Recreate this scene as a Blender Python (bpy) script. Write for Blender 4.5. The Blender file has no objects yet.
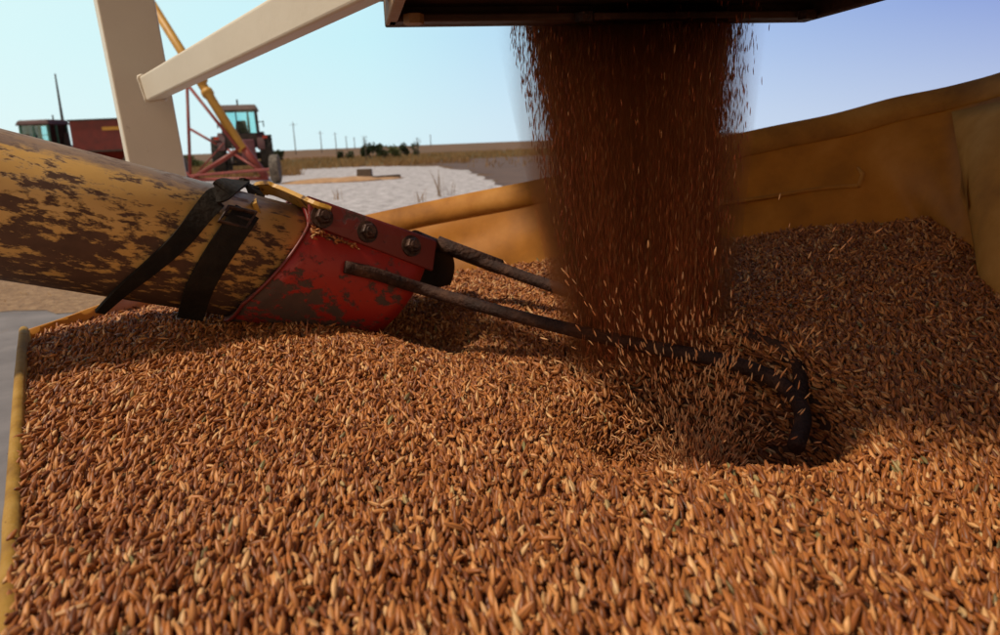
import bpy, bmesh, math, random
import numpy as np
from mathutils import Vector, Matrix, Quaternion
random.seed(7); rng = np.random.default_rng(11)
D = bpy.data
scene = bpy.context.scene
col = scene.collection
R = math.radians

# ------------------------------------------------------------------ camera
CAM = Vector((0, 0, 1.10))
FPX = 750.0
pitch, roll = R(13.17), R(2.3)
Fw = Vector((0, math.cos(pitch), -math.sin(pitch)))
R0 = Vector((1, 0, 0)); U0 = R0.cross(Fw)
Rt = R0 * math.cos(roll) - U0 * math.sin(roll)
Up = U0 * math.cos(roll) + R0 * math.sin(roll)
cd = D.cameras.new('camera'); cam = D.objects.new('camera', cd); col.objects.link(cam)
cam.matrix_world = Matrix((( Rt.x, Up.x, -Fw.x, CAM.x), (Rt.y, Up.y, -Fw.y, CAM.y), (Rt.z, Up.z, -Fw.z, CAM.z), (0, 0, 0, 1)))
cd.sensor_width = 36; cd.lens = FPX / 1000 * 36; cd.clip_start = 0.02; cd.clip_end = 9000
cd.dof.use_dof = True; cd.dof.focus_distance = 0.72; cd.dof.aperture_fstop = 11
scene.camera = cam

def ray(x, y): return Fw + Rt * ((x - 500) / FPX) + Up * ((317.5 - y) / FPX)
def P(x, y, d): return CAM + ray(x, y) * d                # point at a depth
def G(x, y, z=0.0):                                        # point at a height
    r = ray(x, y); return CAM + r * ((z - CAM.z) / r.z)
def at_depth(x, d, z=0.0):                                 # point on a level at a depth, near photo column x
    yh = 142 - .04 * (x - 500) + (CAM.z - z) * FPX / d
    p = P(x, yh, d); p.z = z
    return p

# ------------------------------------------------------------------ helpers
def tag(o, label=None, cat=None, group=None, kind=None):
    if label: o['label'] = label
    if cat: o['category'] = cat
    if group: o['group'] = group
    if kind: o['kind'] = kind
    return o
def empty(name, loc, rz=0, label=None, cat=None, group=None):
    o = D.objects.new(name, None); col.objects.link(o); o.location = loc; o.rotation_euler = (0, 0, rz)
    o.empty_display_size = 0.1
    return tag(o, label, cat, group)
def obj(name, bm, mat, parent=None, world=True, smooth=False, M=None):
    """one mesh object; world=True: verts are world coordinates, else local to the parent"""
    me = D.meshes.new(name); bm.normal_update(); bm.to_mesh(me); bm.free()
    o = D.objects.new(name, me); col.objects.link(o)
    if mat:
        for m in (mat if isinstance(mat, (list, tuple)) else [mat]): me.materials.append(m)
    if smooth:
        for p in me.polygons: p.use_smooth = True
    if M is not None: o.matrix_world = M
    if parent:
        o.parent = parent
        if world:
            root = parent; mw = Matrix.Identity(4); ch = []
            while root: ch.append(root); root = root.parent
            for q in reversed(ch): mw = mw @ q.matrix_parent_inverse @ q.matrix_basis
            o.matrix_parent_inverse = mw.inverted()
    return o
def bevel(o, w=0.004, seg=2):
    m = o.modifiers.new('bevel', 'BEVEL'); m.width = w; m.segments = seg; m.limit_method = 'ANGLE'; m.angle_limit = R(35)
    return o
def box(bm, c, s, M=None, taper=None):
    """c centre, s full sizes; taper=(kx,ky) scales the top"""
    vs = []
    for z in (-1, 1):
        for y in (-1, 1):
            for x in (-1, 1):
                k = taper if (taper and z > 0) else (1, 1)
                v = Vector((c[0] + x * s[0] / 2 * k[0], c[1] + y * s[1] / 2 * k[1], c[2] + z * s[2] / 2))
                vs.append(bm.verts.new(M @ v if M else v))
    for f in ((0, 2, 3, 1), (4, 5, 7, 6), (0, 1, 5, 4), (2, 6, 7, 3), (0, 4, 6, 2), (1, 3, 7, 5)):
        bm.faces.new([vs[i] for i in f])
def beam(bm, a, b, w, h, up=(0, 0, 1)):
    a, b = Vector(a), Vector(b); d = (b - a); L = d.length; d.normalize()
    s = d.cross(Vector(up)).normalized(); u = s.cross(d)
    M = Matrix(((s.x, d.x, u.x, a.x), (s.y, d.y, u.y, a.y), (s.z, d.z, u.z, a.z), (0, 0, 0, 1)))
    box(bm, (0, L / 2, 0), (w, L, h), M)
def catmull(pts, n=8):
    pts = [Vector(p) for p in pts]; q = [pts[0] * 2 - pts[1]] + pts + [pts[-1] * 2 - pts[-2]]; out = []
    for i in range(1, len(q) - 2):
        for k in range(n):
            t = k / n; a, b, c, d = q[i - 1], q[i], q[i + 1], q[i + 2]
            out.append(0.5 * ((2 * b) + (c - a) * t + (2 * a - 5 * b + 4 * c - d) * t * t + (3 * b - a - 3 * c + d) * t ** 3))
    out.append(pts[-1]); return out
def sweep(bm, pts, r, seg=10, cap=True, prof=None):
    """tube along points; r number or list; prof = list of (u,v) profile scaled by r"""
    pts = [Vector(p) for p in pts]; n = len(pts)
    prof = prof or [(math.cos(2 * math.pi * k / seg), math.sin(2 * math.pi * k / seg)) for k in range(seg)]
    t = (pts[1] - pts[0]).normalized(); nrm = t.orthogonal().normalized(); rings = []
    for i, p in enumerate(pts):
        tt = (pts[min(i + 1, n - 1)] - pts[max(i - 1, 0)]).normalized()
        nrm = (t.rotation_difference(tt)) @ nrm; t = tt; bn = t.cross(nrm)
        rr = r[i] if isinstance(r, (list, tuple)) else r
        rings.append([bm.verts.new(p + (nrm * u + bn * v) * rr) for u, v in prof])
    m = len(prof)
    for i in range(n - 1):
        for k in range(m): bm.faces.new((rings[i][k], rings[i][(k + 1) % m], rings[i + 1][(k + 1) % m], rings[i + 1][k]))
    if cap: bm.faces.new(rings[0][::-1]); bm.faces.new(rings[-1])
def lathe(bm, prof, seg=32, axis='X', c=(0, 0, 0), close=False):
    """prof list of (a, r): a along the axis, r radius"""
    rings = []
    for a, r in prof:
        ring = []
        for k in range(seg):
            th = 2 * math.pi * k / seg; u, v = r * math.cos(th), r * math.sin(th)
            p = (a, u, v) if axis == 'X' else (u, v, a)
            ring.append(bm.verts.new((p[0] + c[0], p[1] + c[1], p[2] + c[2])))
        rings.append(ring)
    n = len(rings)
    for i in range(n if close else n - 1):
        A, B = rings[i], rings[(i + 1) % n]
        for k in range(seg): bm.faces.new((A[k], A[(k + 1) % seg], B[(k + 1) % seg], B[k]))
    if not close: bm.faces.new(rings[0][::-1]); bm.faces.new(rings[-1])
def nb(): return bmesh.new()

# ------------------------------------------------------------------ materials
def mk(name, stops, scale=8, detail=6, rough=0.6, bump=0.0, stretch=(1, 1, 1), metal=0.0, spec=0.5, rough_n=0.55, bscale=None, translucent=0.0, dist=0.0, rvar=0.0):
    m = D.materials.new(name); m.use_nodes = True; nt = m.node_tree; N = nt.nodes; L = nt.links
    b = N['Principled BSDF']; b.inputs['Roughness'].default_value = rough; b.inputs['Metallic'].default_value = metal
    b.inputs['Specular IOR Level'].default_value = spec
    tc = N.new('ShaderNodeTexCoord'); mp = N.new('ShaderNodeMapping'); mp.inputs['Scale'].default_value = stretch
    L.new(tc.outputs['Object'], mp.inputs['Vector'])
    nz = N.new('ShaderNodeTexNoise'); nz.inputs['Scale'].default_value = scale; nz.inputs['Detail'].default_value = detail
    nz.inputs['Roughness'].default_value = rough_n; nz.inputs['Distortion'].default_value = dist
    L.new(mp.outputs['Vector'], nz.inputs['Vector'])
    cr = N.new('ShaderNodeValToRGB'); e = cr.color_ramp.elements
    while len(e) > 1: e.remove(e[-1])
    for i, (p, c) in enumerate(stops):
        el = e[0] if i == 0 else e.new(p)
        el.position = p; el.color = (c[0], c[1], c[2], 1)
    L.new(nz.outputs['Fac'], cr.inputs['Fac']); L.new(cr.outputs['Color'], b.inputs['Base Color'])
    if rvar:
        mr = N.new('ShaderNodeMapRange'); mr.inputs['To Min'].default_value = rough - rvar; mr.inputs['To Max'].default_value = rough + rvar
        L.new(nz.outputs['Fac'], mr.inputs['Value']); L.new(mr.outputs['Result'], b.inputs['Roughness'])
    if bump:
        n2 = N.new('ShaderNodeTexNoise'); n2.inputs['Scale'].default_value = bscale or scale * 4; n2.inputs['Detail'].default_value = 5
        L.new(mp.outputs['Vector'], n2.inputs['Vector'])
        bp = N.new('ShaderNodeBump'); bp.inputs['Strength'].default_value = bump; bp.inputs['Distance'].default_value = 0.01
        L.new(n2.outputs['Fac'], bp.inputs['Height']); L.new(bp.outputs['Normal'], b.inputs['Normal'])
    if translucent:
        tr = N.new('ShaderNodeBsdfTranslucent'); L.new(cr.outputs['Color'], tr.inputs['Color'])
        mx = N.new('ShaderNodeMixShader'); mx.inputs['Fac'].default_value = translucent
        L.new(b.outputs['BSDF'], mx.inputs[1]); L.new(tr.outputs['BSDF'], mx.inputs[2])
        L.new(mx.outputs['Shader'], N['Material Output'].inputs['Surface'])
    return m
def glass(name, tint):
    m = D.materials.new(name); m.use_nodes = True; N = m.node_tree.nodes; L = m.node_tree.links; N.remove(N['Principled BSDF'])
    t = N.new('ShaderNodeBsdfTransparent'); t.inputs['Color'].default_value = (*tint, 1)
    g = N.new('ShaderNodeBsdfGlossy'); g.inputs['Roughness'].default_value = 0.08; g.inputs['Color'].default_value = (0.8, 0.9, 0.9, 1)
    fr = N.new('ShaderNodeFresnel'); fr.inputs['IOR'].default_value = 1.5
    x = N.new('ShaderNodeMixShader'); L.new(fr.outputs['Fac'], x.inputs['Fac']); L.new(t.outputs[0], x.inputs[1]); L.new(g.outputs[0], x.inputs[2])
    L.new(x.outputs[0], N['Material Output'].inputs['Surface']); return m

def worn_paint(name, paint, paint2, rust, rust2, lo, hi, stretch, scale, fine, extra=None, rough=0.45, topmask=None):
    """paint with patches worn down to rust: two noises multiplied by a slow one, thresholded"""
    m = D.materials.new(name); m.use_nodes = True; nt = m.node_tree; N = nt.nodes; L = nt.links; b = N['Principled BSDF']
    tc = N.new('ShaderNodeTexCoord'); mp = N.new('ShaderNodeMapping'); mp.inputs['Scale'].default_value = stretch
    L.new(tc.outputs['Object'], mp.inputs['Vector'])
    def noise(sc, det, ro, src): 
        n = N.new('ShaderNodeTexNoise'); n.inputs['Scale'].default_value = sc; n.inputs['Detail'].default_value = det; n.inputs['Roughness'].default_value = ro
        L.new(src, n.inputs['Vector']); return n.outputs['Fac']
    def math_(op, a, bb):
        n = N.new('ShaderNodeMath'); n.operation = op
        for i, v in enumerate((a, bb)):
            if isinstance(v, (int, float)): n.inputs[i].default_value = v
            else: L.new(v, n.inputs[i])
        return n.outputs[0]
    big = noise(scale, 4, 0.5, mp.outputs['Vector']); fin = noise(fine, 8, 0.7, mp.outputs['Vector'])
    s = math_('ADD', math_('MULTIPLY', big, 0.38), math_('MULTIPLY', fin, 0.62))
    if extra: s = extra(N, L, tc, s, math_)
    mr = N.new('ShaderNodeMapRange'); mr.inputs['From Min'].default_value = lo; mr.inputs['From Max'].default_value = hi; L.new(s, mr.inputs['Value'])
    v1 = noise(6, 5, 0.6, tc.outputs['Object'])
    def mixc(f, a, bb):
        x = N.new('ShaderNodeMix'); x.data_type = 'RGBA'; L.new(f, x.inputs['Factor'])
        for nm, v in ((6, a), (7, bb)):
            if isinstance(v, tuple): x.inputs[nm].default_value = (*v, 1)
            else: L.new(v, x.inputs[nm])
        return x.outputs[2]
    fr = noise(60, 5, 0.6, tc.outputs['Object'])
    c = mixc(mr.outputs[0], mixc(v1, paint, paint2), mixc(fr, rust, rust2))
    if topmask: c = mixc(topmask(N, L, tc, fin, math_), c, (0.24, 0.165, 0.13))
    L.new(c, b.inputs['Base Color'])
    r = N.new('ShaderNodeMapRange'); r.inputs['To Min'].default_value = rough; r.inputs['To Max'].default_value = 0.85; L.new(mr.outputs[0], r.inputs['Value']); L.new(r.outputs[0], b.inputs['Roughness'])
    bp = N.new('ShaderNodeBump'); bp.inputs['Strength'].default_value = 0.5; bp.inputs['Distance'].default_value = 0.0015; bp.invert = True
    h = math_('ADD', mr.outputs[0], math_('MULTIPLY', fr, 0.6)); L.new(h, bp.inputs['Height']); L.new(bp.outputs[0], b.inputs['Normal'])
    return m

def tube_extra(N, L, tc, s, m):
    # more wear on the lower flank of the tube (local Y is 'up' on the tube), and at its bare top
    sx = N.new('ShaderNodeSeparateXYZ'); L.new(tc.outputs['Object'], sx.inputs[0])
    low = m('MULTIPLY', m('MINIMUM', sx.outputs['Y'], 0.045), -1.05)
    return m('ADD', s, low)
def tube_top(N, L, tc, fin, m):
    sx = N.new('ShaderNodeSeparateXYZ'); L.new(tc.outputs['Object'], sx.inputs[0])
    a = m('ADD', sx.outputs['Y'], m('MULTIPLY', m('SUBTRACT', fin, 0.5), 0.03))
    n = N.new('ShaderNodeMapRange'); n.inputs['From Min'].default_value = .060; n.inputs['From Max'].default_value = .068; n.inputs['To Max'].default_value = .85
    L.new(a, n.inputs['Value']); return n.outputs[0]
M_tube = worn_paint('worn_yellow_paint', (0.70, 0.43, 0.14), (0.54, 0.31, 0.09), (0.05, 0.024, 0.015), (0.14, 0.07, 0.04), 0.475, 0.525, (1, 1, 0.38), 60, 150, tube_extra, 0.45, tube_top)
def collar_extra(N, L, tc, s, m):
    sx = N.new('ShaderNodeSeparateXYZ'); L.new(tc.outputs['Object'], sx.inputs[0])
    def ramp(sock, a, b):
        n = N.new('ShaderNodeMapRange'); n.inputs['From Min'].default_value = a; n.inputs['From Max'].default_value = b; L.new(sock, n.inputs['Value']); return n.outputs[0]
    f = m('MULTIPLY', ramp(sx.outputs['Y'], .02, -.06), ramp(sx.outputs['Z'], -.03, -.16))
    return m('ADD', s, m('MULTIPLY', f, .13))
M_red = worn_paint('worn_red_paint', (0.44, 0.024, 0.015), (0.28, 0.017, 0.011), (0.05, 0.03, 0.025), (0.12, 0.06, 0.04), 0.57, 0.61, (1, 1, 0.7), 22, 80, collar_extra)
M_flange = worn_paint('dark_red_paint', (0.2, 0.018, 0.012), (0.13, 0.014, 0.01), (0.035, 0.02, 0.016), (0.09, 0.04, 0.025), 0.54, 0.6, (1, 1, 1), 14, 60)
M_bracket = worn_paint('yellow_bracket_paint', (0.55, 0.3, 0.04), (0.4, 0.2, 0.03), (0.06, 0.03, 0.02), (0.12, 0.06, 0.03), 0.54, 0.6, (1, 1, 1), 14, 60)
M_rust = mk('rusty_steel', [(0.3, (0.02, 0.009, 0.006)), (0.5, (0.045, 0.019, 0.012)), (0.7, (0.09, 0.04, 0.022))], 40, 8, 0.75, 0.5, metal=0.1, spec=.3, bscale=160)
M_bolt = mk('greasy_bolt', [(0.35, (0.02, 0.012, 0.01)), (0.65, (0.09, 0.045, 0.03))], 60, 6, 0.5, 0.3, metal=0.5)
M_inner = mk('dark_tube_inside', [(0.3, (0.008, 0.006, 0.005)), (0.7, (0.03, 0.02, 0.014))], 20, 5, 0.8)
M_rubber = mk('black_rubber', [(0.3, (0.006, 0.005, 0.004)), (0.7, (0.022, 0.015, 0.010))], 30, 6, 0.85, 0.3, spec=.2)
M_tarp = mk('yellow_vinyl', [(0.33, (0.34, 0.125, 0.015)), (0.5, (0.54, 0.215, 0.024)), (0.66, (0.66, 0.30, 0.055))], 5, 8, 0.55, 0.25, translucent=0.3, bscale=9, rough_n=0.62, spec=0.3)
M_tarp2 = mk('dusty_yellow_vinyl', [(0.33, (0.31, 0.12, 0.018)), (0.5, (0.50, 0.205, 0.03)), (0.66, (0.62, 0.29, 0.06))], 7, 8, 0.65, 0.3, translucent=0.22, bscale=12, rough_n=0.65, spec=0.25)
M_rim = mk('yellow_steel_rim', [(0.3, (0.2, 0.10, 0.018)), (0.5, (0.33, 0.18, 0.03)), (0.75, (0.4, 0.24, 0.06))], 30, 7, 0.7, 0.2, spec=.2)
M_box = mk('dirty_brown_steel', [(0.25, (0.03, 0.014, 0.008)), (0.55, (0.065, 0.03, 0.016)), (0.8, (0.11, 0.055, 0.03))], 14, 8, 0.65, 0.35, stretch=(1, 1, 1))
M_boxside = mk('sunlit_tan_steel', [(0.25, (0.25, 0.13, 0.05)), (0.75, (0.42, 0.26, 0.12))], 20, 7, 0.6, 0.2)  # tan copy of the box steel: sunlight on the left rail put into colour
M_white = worn_paint('aged_white_paint', (0.8, 0.73, 0.6), (0.66, 0.58, 0.45), (0.16, 0.09, 0.05), (0.34, 0.25, 0.17), 0.655, 0.69, (1, 1, 1), 13, 90)
M_tred = mk('faded_red_machine_paint', [(0.3, (0.10, 0.009, 0.011)), (0.7, (0.17, 0.015, 0.014))], 3, 5, 0.45)
M_tred2 = mk('orange_red_frame_paint', [(0.3, (0.15, 0.02, 0.013)), (0.7, (0.24, 0.032, 0.02))], 3, 5, 0.5)
M_tdark = mk('dark_machine_iron', [(0.3, (0.015, 0.012, 0.012)), (0.7, (0.05, 0.035, 0.03))], 5, 5, 0.55)
M_tyre = mk('dusty_tyre_rubber', [(0.3, (0.012, 0.011, 0.01)), (0.7, (0.045, 0.036, 0.028))], 6, 6, 0.85)
M_tyre2 = mk('muddy_tyre_rubber', [(0.3, (0.05, 0.042, 0.035)), (0.7, (0.2, 0.17, 0.14))], 9, 6, 0.9)
M_cab = mk('cab_roof_paint', [(0.3, (0.12, 0.08, 0.07)), (0.7, (0.2, 0.14, 0.12))], 4, 5, 0.5)
M_cabg = mk('cab_frame_teal', [(0.3, (0.03, 0.12, 0.1)), (0.7, (0.07, 0.24, 0.19))], 4, 5, 0.5)
M_yaug = mk('yellow_auger_paint', [(0.3, (0.4, 0.2, 0.025)), (0.7, (0.55, 0.3, 0.04))], 3, 6, 0.5)
M_mag = mk('dusty_maroon_paint', [(0.3, (0.11, 0.03, 0.042)), (0.7, (0.17, 0.06, 0.075))], 3, 5, 0.55)
M_dkred = mk('shadowed_dark_red_paint', [(0.3, (0.045, 0.012, 0.014)), (0.7, (0.08, 0.022, 0.024))], 3, 5, 0.6)
M_glass = glass('tinted_cab_glass', (0.78, 0.95, 0.96))
M_wood = mk('grey_weathered_wood', [(0.3, (0.06, 0.045, 0.035)), (0.7, (0.16, 0.12, 0.09))], 10, 7, 0.8, 0.4, stretch=(1, 8, 8))
M_pole = mk('utility_pole_wood', [(0.3, (0.08, 0.06, 0.05)), (0.7, (0.16, 0.13, 0.11))], 3, 5, 0.85)
M_lamp = mk('red_lamp_lens', [(0.3, (0.4, 0.02, 0.01)), (0.7, (0.5, 0.05, 0.02))], 3, 2, 0.3)

# ------------------------------------------------------------------ world and sun
SUN_EL, SUN_AZ = R(60), R(103)        # azimuth measured to the left of the view direction
to_sun = Vector((-math.sin(SUN_AZ) * math.cos(SUN_EL), math.cos(SUN_AZ) * math.cos(SUN_EL), math.sin(SUN_EL)))
w = D.worlds.new('World'); scene.world = w; w.use_nodes = True
WN, WL = w.node_tree.nodes, w.node_tree.links
sky = WN.new('ShaderNodeTexSky'); sky.sky_type = 'NISHITA'; sky.sun_disc = False
sky.sun_elevation = SUN_EL; sky.sun_rotation = -SUN_AZ; sky.air_density = 1.0; sky.dust_density = 0.6; sky.ozone_density = 2.0; sky.altitude = 300
bg = WN['Background']; bg.inputs['Strength'].default_value = 0.085
# hazy lower sky: pale cyan toward the sun, lavender away from it; clear Nishita sky above
tcw = WN.new('ShaderNodeTexCoord'); sxw = WN.new('ShaderNodeSeparateXYZ'); WL.new(tcw.outputs['Generated'], sxw.inputs[0])
rampx = WN.new('ShaderNodeMapRange'); rampx.inputs['From Min'].default_value = -.62; rampx.inputs['From Max'].default_value = .55; WL.new(sxw.outputs['X'], rampx.inputs['Value'])
hz = WN.new('ShaderNodeValToRGB'); HS = 1 / .085; he = hz.color_ramp.elements
for i, (p_, c_) in enumerate(((0, (.76, 1.0, 1.0)), (.4, (.60, .92, 1.0)), (.7, (.42, .60, .90)), (1, (.27, .37, .74)))):
    e_ = he[i] if i < 2 else he.new(p_); e_.position = p_; e_.color = (*c_, 1)
WL.new(rampx.outputs[0], hz.inputs['Fac'])
hsc = WN.new('ShaderNodeVectorMath'); hsc.operation = 'SCALE'; hsc.inputs['Scale'].default_value = HS; hzm = WN.new('ShaderNodeMapRange'); hzm.inputs['From Min'].default_value = 0; hzm.inputs['From Max'].default_value = .13; hzm.inputs['To Min'].default_value = .45; hzm.inputs['To Max'].default_value = 0; WL.new(sxw.outputs['Z'], hzm.inputs['Value'])
hzx = WN.new('ShaderNodeMix'); hzx.data_type = 'RGBA'; WL.new(hzm.outputs[0], hzx.inputs['Factor']); WL.new(hz.outputs['Color'], hzx.inputs[6]); hzx.inputs[7].default_value = (.82, .93, .97, 1); # warm band added to the unseen low sky behind the camera, warms shaded sides
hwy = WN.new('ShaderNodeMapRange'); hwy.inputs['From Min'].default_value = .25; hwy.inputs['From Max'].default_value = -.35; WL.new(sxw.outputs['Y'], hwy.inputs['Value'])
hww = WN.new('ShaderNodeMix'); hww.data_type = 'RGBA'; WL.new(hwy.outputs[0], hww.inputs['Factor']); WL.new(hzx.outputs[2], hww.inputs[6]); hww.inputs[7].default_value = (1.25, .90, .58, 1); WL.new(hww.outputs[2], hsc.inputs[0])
rampz = WN.new('ShaderNodeMapRange'); rampz.inputs['From Min'].default_value = .2; rampz.inputs['From Max'].default_value = .5; rampz.inputs['To Min'].default_value = .92; rampz.inputs['To Max'].default_value = 0; WL.new(sxw.outputs['Z'], rampz.inputs['Value'])
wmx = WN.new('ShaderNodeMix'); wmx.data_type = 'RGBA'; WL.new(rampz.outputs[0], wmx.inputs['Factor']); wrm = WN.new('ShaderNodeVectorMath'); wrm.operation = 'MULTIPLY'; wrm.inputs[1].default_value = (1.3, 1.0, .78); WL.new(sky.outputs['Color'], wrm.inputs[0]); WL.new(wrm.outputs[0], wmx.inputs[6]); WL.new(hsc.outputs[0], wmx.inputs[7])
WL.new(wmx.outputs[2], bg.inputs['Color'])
sd = D.lights.new('sun', 'SUN'); sd.energy = 3.4; sd.angle = R(4.0); sd.color = (1.0, 0.87, 0.68)
so = D.objects.new('sun', sd); col.objects.link(so); so.rotation_euler = (-to_sun).to_track_quat('-Z', 'Y').to_euler(); so.location = to_sun * 50
scene.view_settings.view_transform = 'Standard'; scene.view_settings.look = 'None'; scene.view_settings.exposure = 0
scene.render.engine = 'CYCLES'
scene.cycles.use_denoising = True
scene.cycles.max_bounces = 8; scene.cycles.transparent_max_bounces = 12; scene.cycles.sample_clamp_indirect = 6

# ------------------------------------------------------------------ ground
def sheet(name, pts, mat, z=0.0, kind='structure', cut=0):
    bm = nb(); bm.faces.new([bm.verts.new((p[0], p[1], z)) for p in pts])
    o = obj(name, bm, mat); return tag(o, kind=kind)
def wobble(pts, n=10, amp=0.5):
    out = []
    for i in range(len(pts)):
        a, b = Vector(pts[i]).to_2d(), Vector(pts[(i + 1) % len(pts)]).to_2d()
        for k in range(n):
            p = a.lerp(b, k / n); out.append((p.x + random.uniform(-amp, amp), p.y + random.uniform(-amp, amp)))
    return out
M_field = mk('dry_field', [(0.28, (0.07, 0.06, 0.018)), (0.42, (0.10, 0.055, 0.018)), (0.55, (0.15, 0.07, 0.023)), (0.75, (0.19, 0.09, 0.032))], 0.05, 12, 0.95, 0.3, stretch=(1, 0.5, 1), rough_n=0.68, bscale=3)
M_gravel = mk('pale_gravel', [(0.36, (0.09, 0.075, 0.07)), (0.46, (0.34, 0.315, 0.32)), (0.56, (0.5, 0.47, 0.485)), (0.66, (0.78, 0.75, 0.75))], 3.5, 15, 0.9, 0.8, rough_n=0.8, bscale=14)
M_soil = mk('dark_tilled_soil', [(0.3, (0.05, 0.03, 0.025)), (0.7, (0.15, 0.09, 0.065))], 0.8, 12, 0.95, 0.5, rough_n=0.7, bscale=4)
M_conc = mk('grey_concrete', [(0.3, (0.13, 0.115, 0.115)), (0.55, (0.18, 0.16, 0.158)), (0.75, (0.24, 0.21, 0.205))], 3, 10, 0.85, 0.2, rough_n=0.6, bscale=60)
M_chaff = mk('straw_litter', [(0.3, (0.1, 0.055, 0.03)), (0.5, (0.24, 0.14, 0.07)), (0.7, (0.42, 0.28, 0.15))], 18, 10, 0.95, 0.7, rough_n=0.75, bscale=50)
S = 4500
sheet('ground', [(-S, -S), (S, -S), (S, S), (-S, S)], M_field, 0.0)
def gp(x, y): g = G(x, y, 0); return (g.x, g.y)
yard = [(-14, 2.2), (9, 2.2), gp(560, 205), gp(505, 184), gp(470, 171.5), gp(440, 166.5), gp(380, 166.5), gp(300, 168.5), gp(255, 173), gp(190, 179), (-24, 30)]
sheet('gravel_yard', wobble(yard, 14, 0.25), M_gravel, 0.004)
soil = [gp(522, 190), gp(520, 178), gp(650, 160), gp(560, 160), gp(455, 160.5), gp(420, 163), gp(455, 166.8), gp(475, 171.5), gp(500, 180)]
sheet('soil_patch', wobble([gp(700, 178), gp(620, 152), gp(455, 159.0), gp(424, 163), gp(444, 166.2), gp(474, 171.2), gp(509, 184), gp(600, 200)], 10, 0.4), M_soil, 0.008)
sheet('concrete_apron', [(-9, -3), (3.2, -3), (3.2, 2.0), (-1.0, 3.0), (-2.0, 5.4), (-9, 5.9)], M_conc, 0.012)
sheet('straw_litter', wobble([(-9.0, 5.8), (-4, 5.5), (-2.1, 5.3), (-1.8, 6.0), (-2.6, 8.2), (-9.0, 9.0)], 10, 0.12), M_chaff, 0.016, kind='stuff')
# second, green strip and bank far off
M_green = mk('green_strip', [(0.3, (0.025, 0.04, 0.012)), (0.6, (0.06, 0.08, 0.025)), (0.8, (0.12, 0.1, 0.04))], 0.3, 10, 0.95, 0.3, rough_n=0.7)
sheet('green_verge', wobble([(-60, 44), (-9, 46), (5, 62), (14, 75), (20, 95), (-60, 82)], 12, 1.5), M_green, 0.006)

# ------------------------------------------------------------------ grain hopper (walls in plan)
def hgt_plain(p): return p
# top edge of the hopper: list of (top point, wall foot point)
far_top = [P(300, 232, 1.57), P(375, 215, 1.53), P(460, 197, 1.48), P(545, 180, 1.43), P(650, 156, 1.37), P(760, 131, 1.31), P(830, 117, 1.27), P(890, 101, 1.23), P(930, 93, 1.20)]
far_bot = [P(300, 330, 1.50), P(375, 318, 1.47), P(460, 296, 1.43), P(545, 288, 1.38), P(650, 274, 1.32), P(745, 262, 1.26), P(815, 254, 1.21), P(885, 248, 1.165), P(925, 246, 1.14)]
right_top = [P(962, 86, 1.175), P(1000, 76, 1.12), P(1060, 55, 1.02), P(1160, 20, 0.88), P(1400, -80, 0.62), P(2000, -420, 0.36)]
right_bot = [P(948, 252, 1.11), P(968, 280, 1.03), P(1003, 326, 0.90), P(1060, 410, 0.74), P(1240, 700, 0.46), P(1900, 1800, 0.24)]
left_top = [P(24, 331, 0.88), P(20, 380, 0.73), P(15, 470, 0.545), P(11, 560, 0.41), P(6, 660, 0.315), P(-10, 900, 0.205)]
cor_top = [P(24, 331, 0.88), P(66, 317, 0.93), P(112, 300, 1.0), P(180, 276, 1.22), P(300, 232, 1.57)]

# ------------------------------------------------------------------ grain surface height
ctrl = [P(60, 635, .325), P(300, 640, .315), P(500, 640, .31), P(760, 640, .315), P(1000, 640, .33), P(1300, 900, .3), P(500, 1000, .2), P(-10, 900, .2),
        P(40, 480, .53), P(250, 480, .515), P(480, 500, .475), P(860, 500, .49), P(1050, 480, .53),
        P(28, 345, .87), P(66, 330, .92), P(112, 320, .95), P(200, 311, .985), P(300, 322, .985), P(150, 375, .76), P(330, 385, .74),
        P(420, 360, .82), P(520, 385, .745), P(390, 334, .99), P(560, 440, .60), P(700, 458, .565), P(860, 430, .63), P(860, 360, .76),
        P(930, 320, .84), P(470, 268, 1.43), P(545, 258, 1.38), P(650, 244, 1.33), P(745, 235, 1.27), P(815, 224, 1.22), P(885, 218, 1.175), P(940, 216, 1.125),
        P(968, 247, 1.03), P(1003, 292, .90), P(620, 300, 1.1), P(820, 275, 1.0), P(250, 300, 1.3)]
cx = np.array([p.x for p in ctrl]); cy = np.array([p.y for p in ctrl]); cz = np.array([p.z for p in ctrl])
def tps_k(r2): return np.where(r2 > 1e-12, 0.5 * r2 * np.log(np.maximum(r2, 1e-12)), 0.0)
n_c = len(ctrl); K = tps_k((cx[:, None] - cx) ** 2 + (cy[:, None] - cy) ** 2) + np.eye(n_c) * 0.004
A = np.zeros((n_c + 3, n_c + 3)); A[:n_c, :n_c] = K; A[:n_c, n_c] = 1; A[:n_c, n_c + 1] = cx; A[:n_c, n_c + 2] = cy; A[n_c:, :n_c] = A[:n_c, n_c:].T
sol = np.linalg.solve(A, np.concatenate([cz, [0, 0, 0]]))
CR = P(703, 414, .735); MO = P(425, 318, 1.06); HO = P(772, 420, .74)
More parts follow.
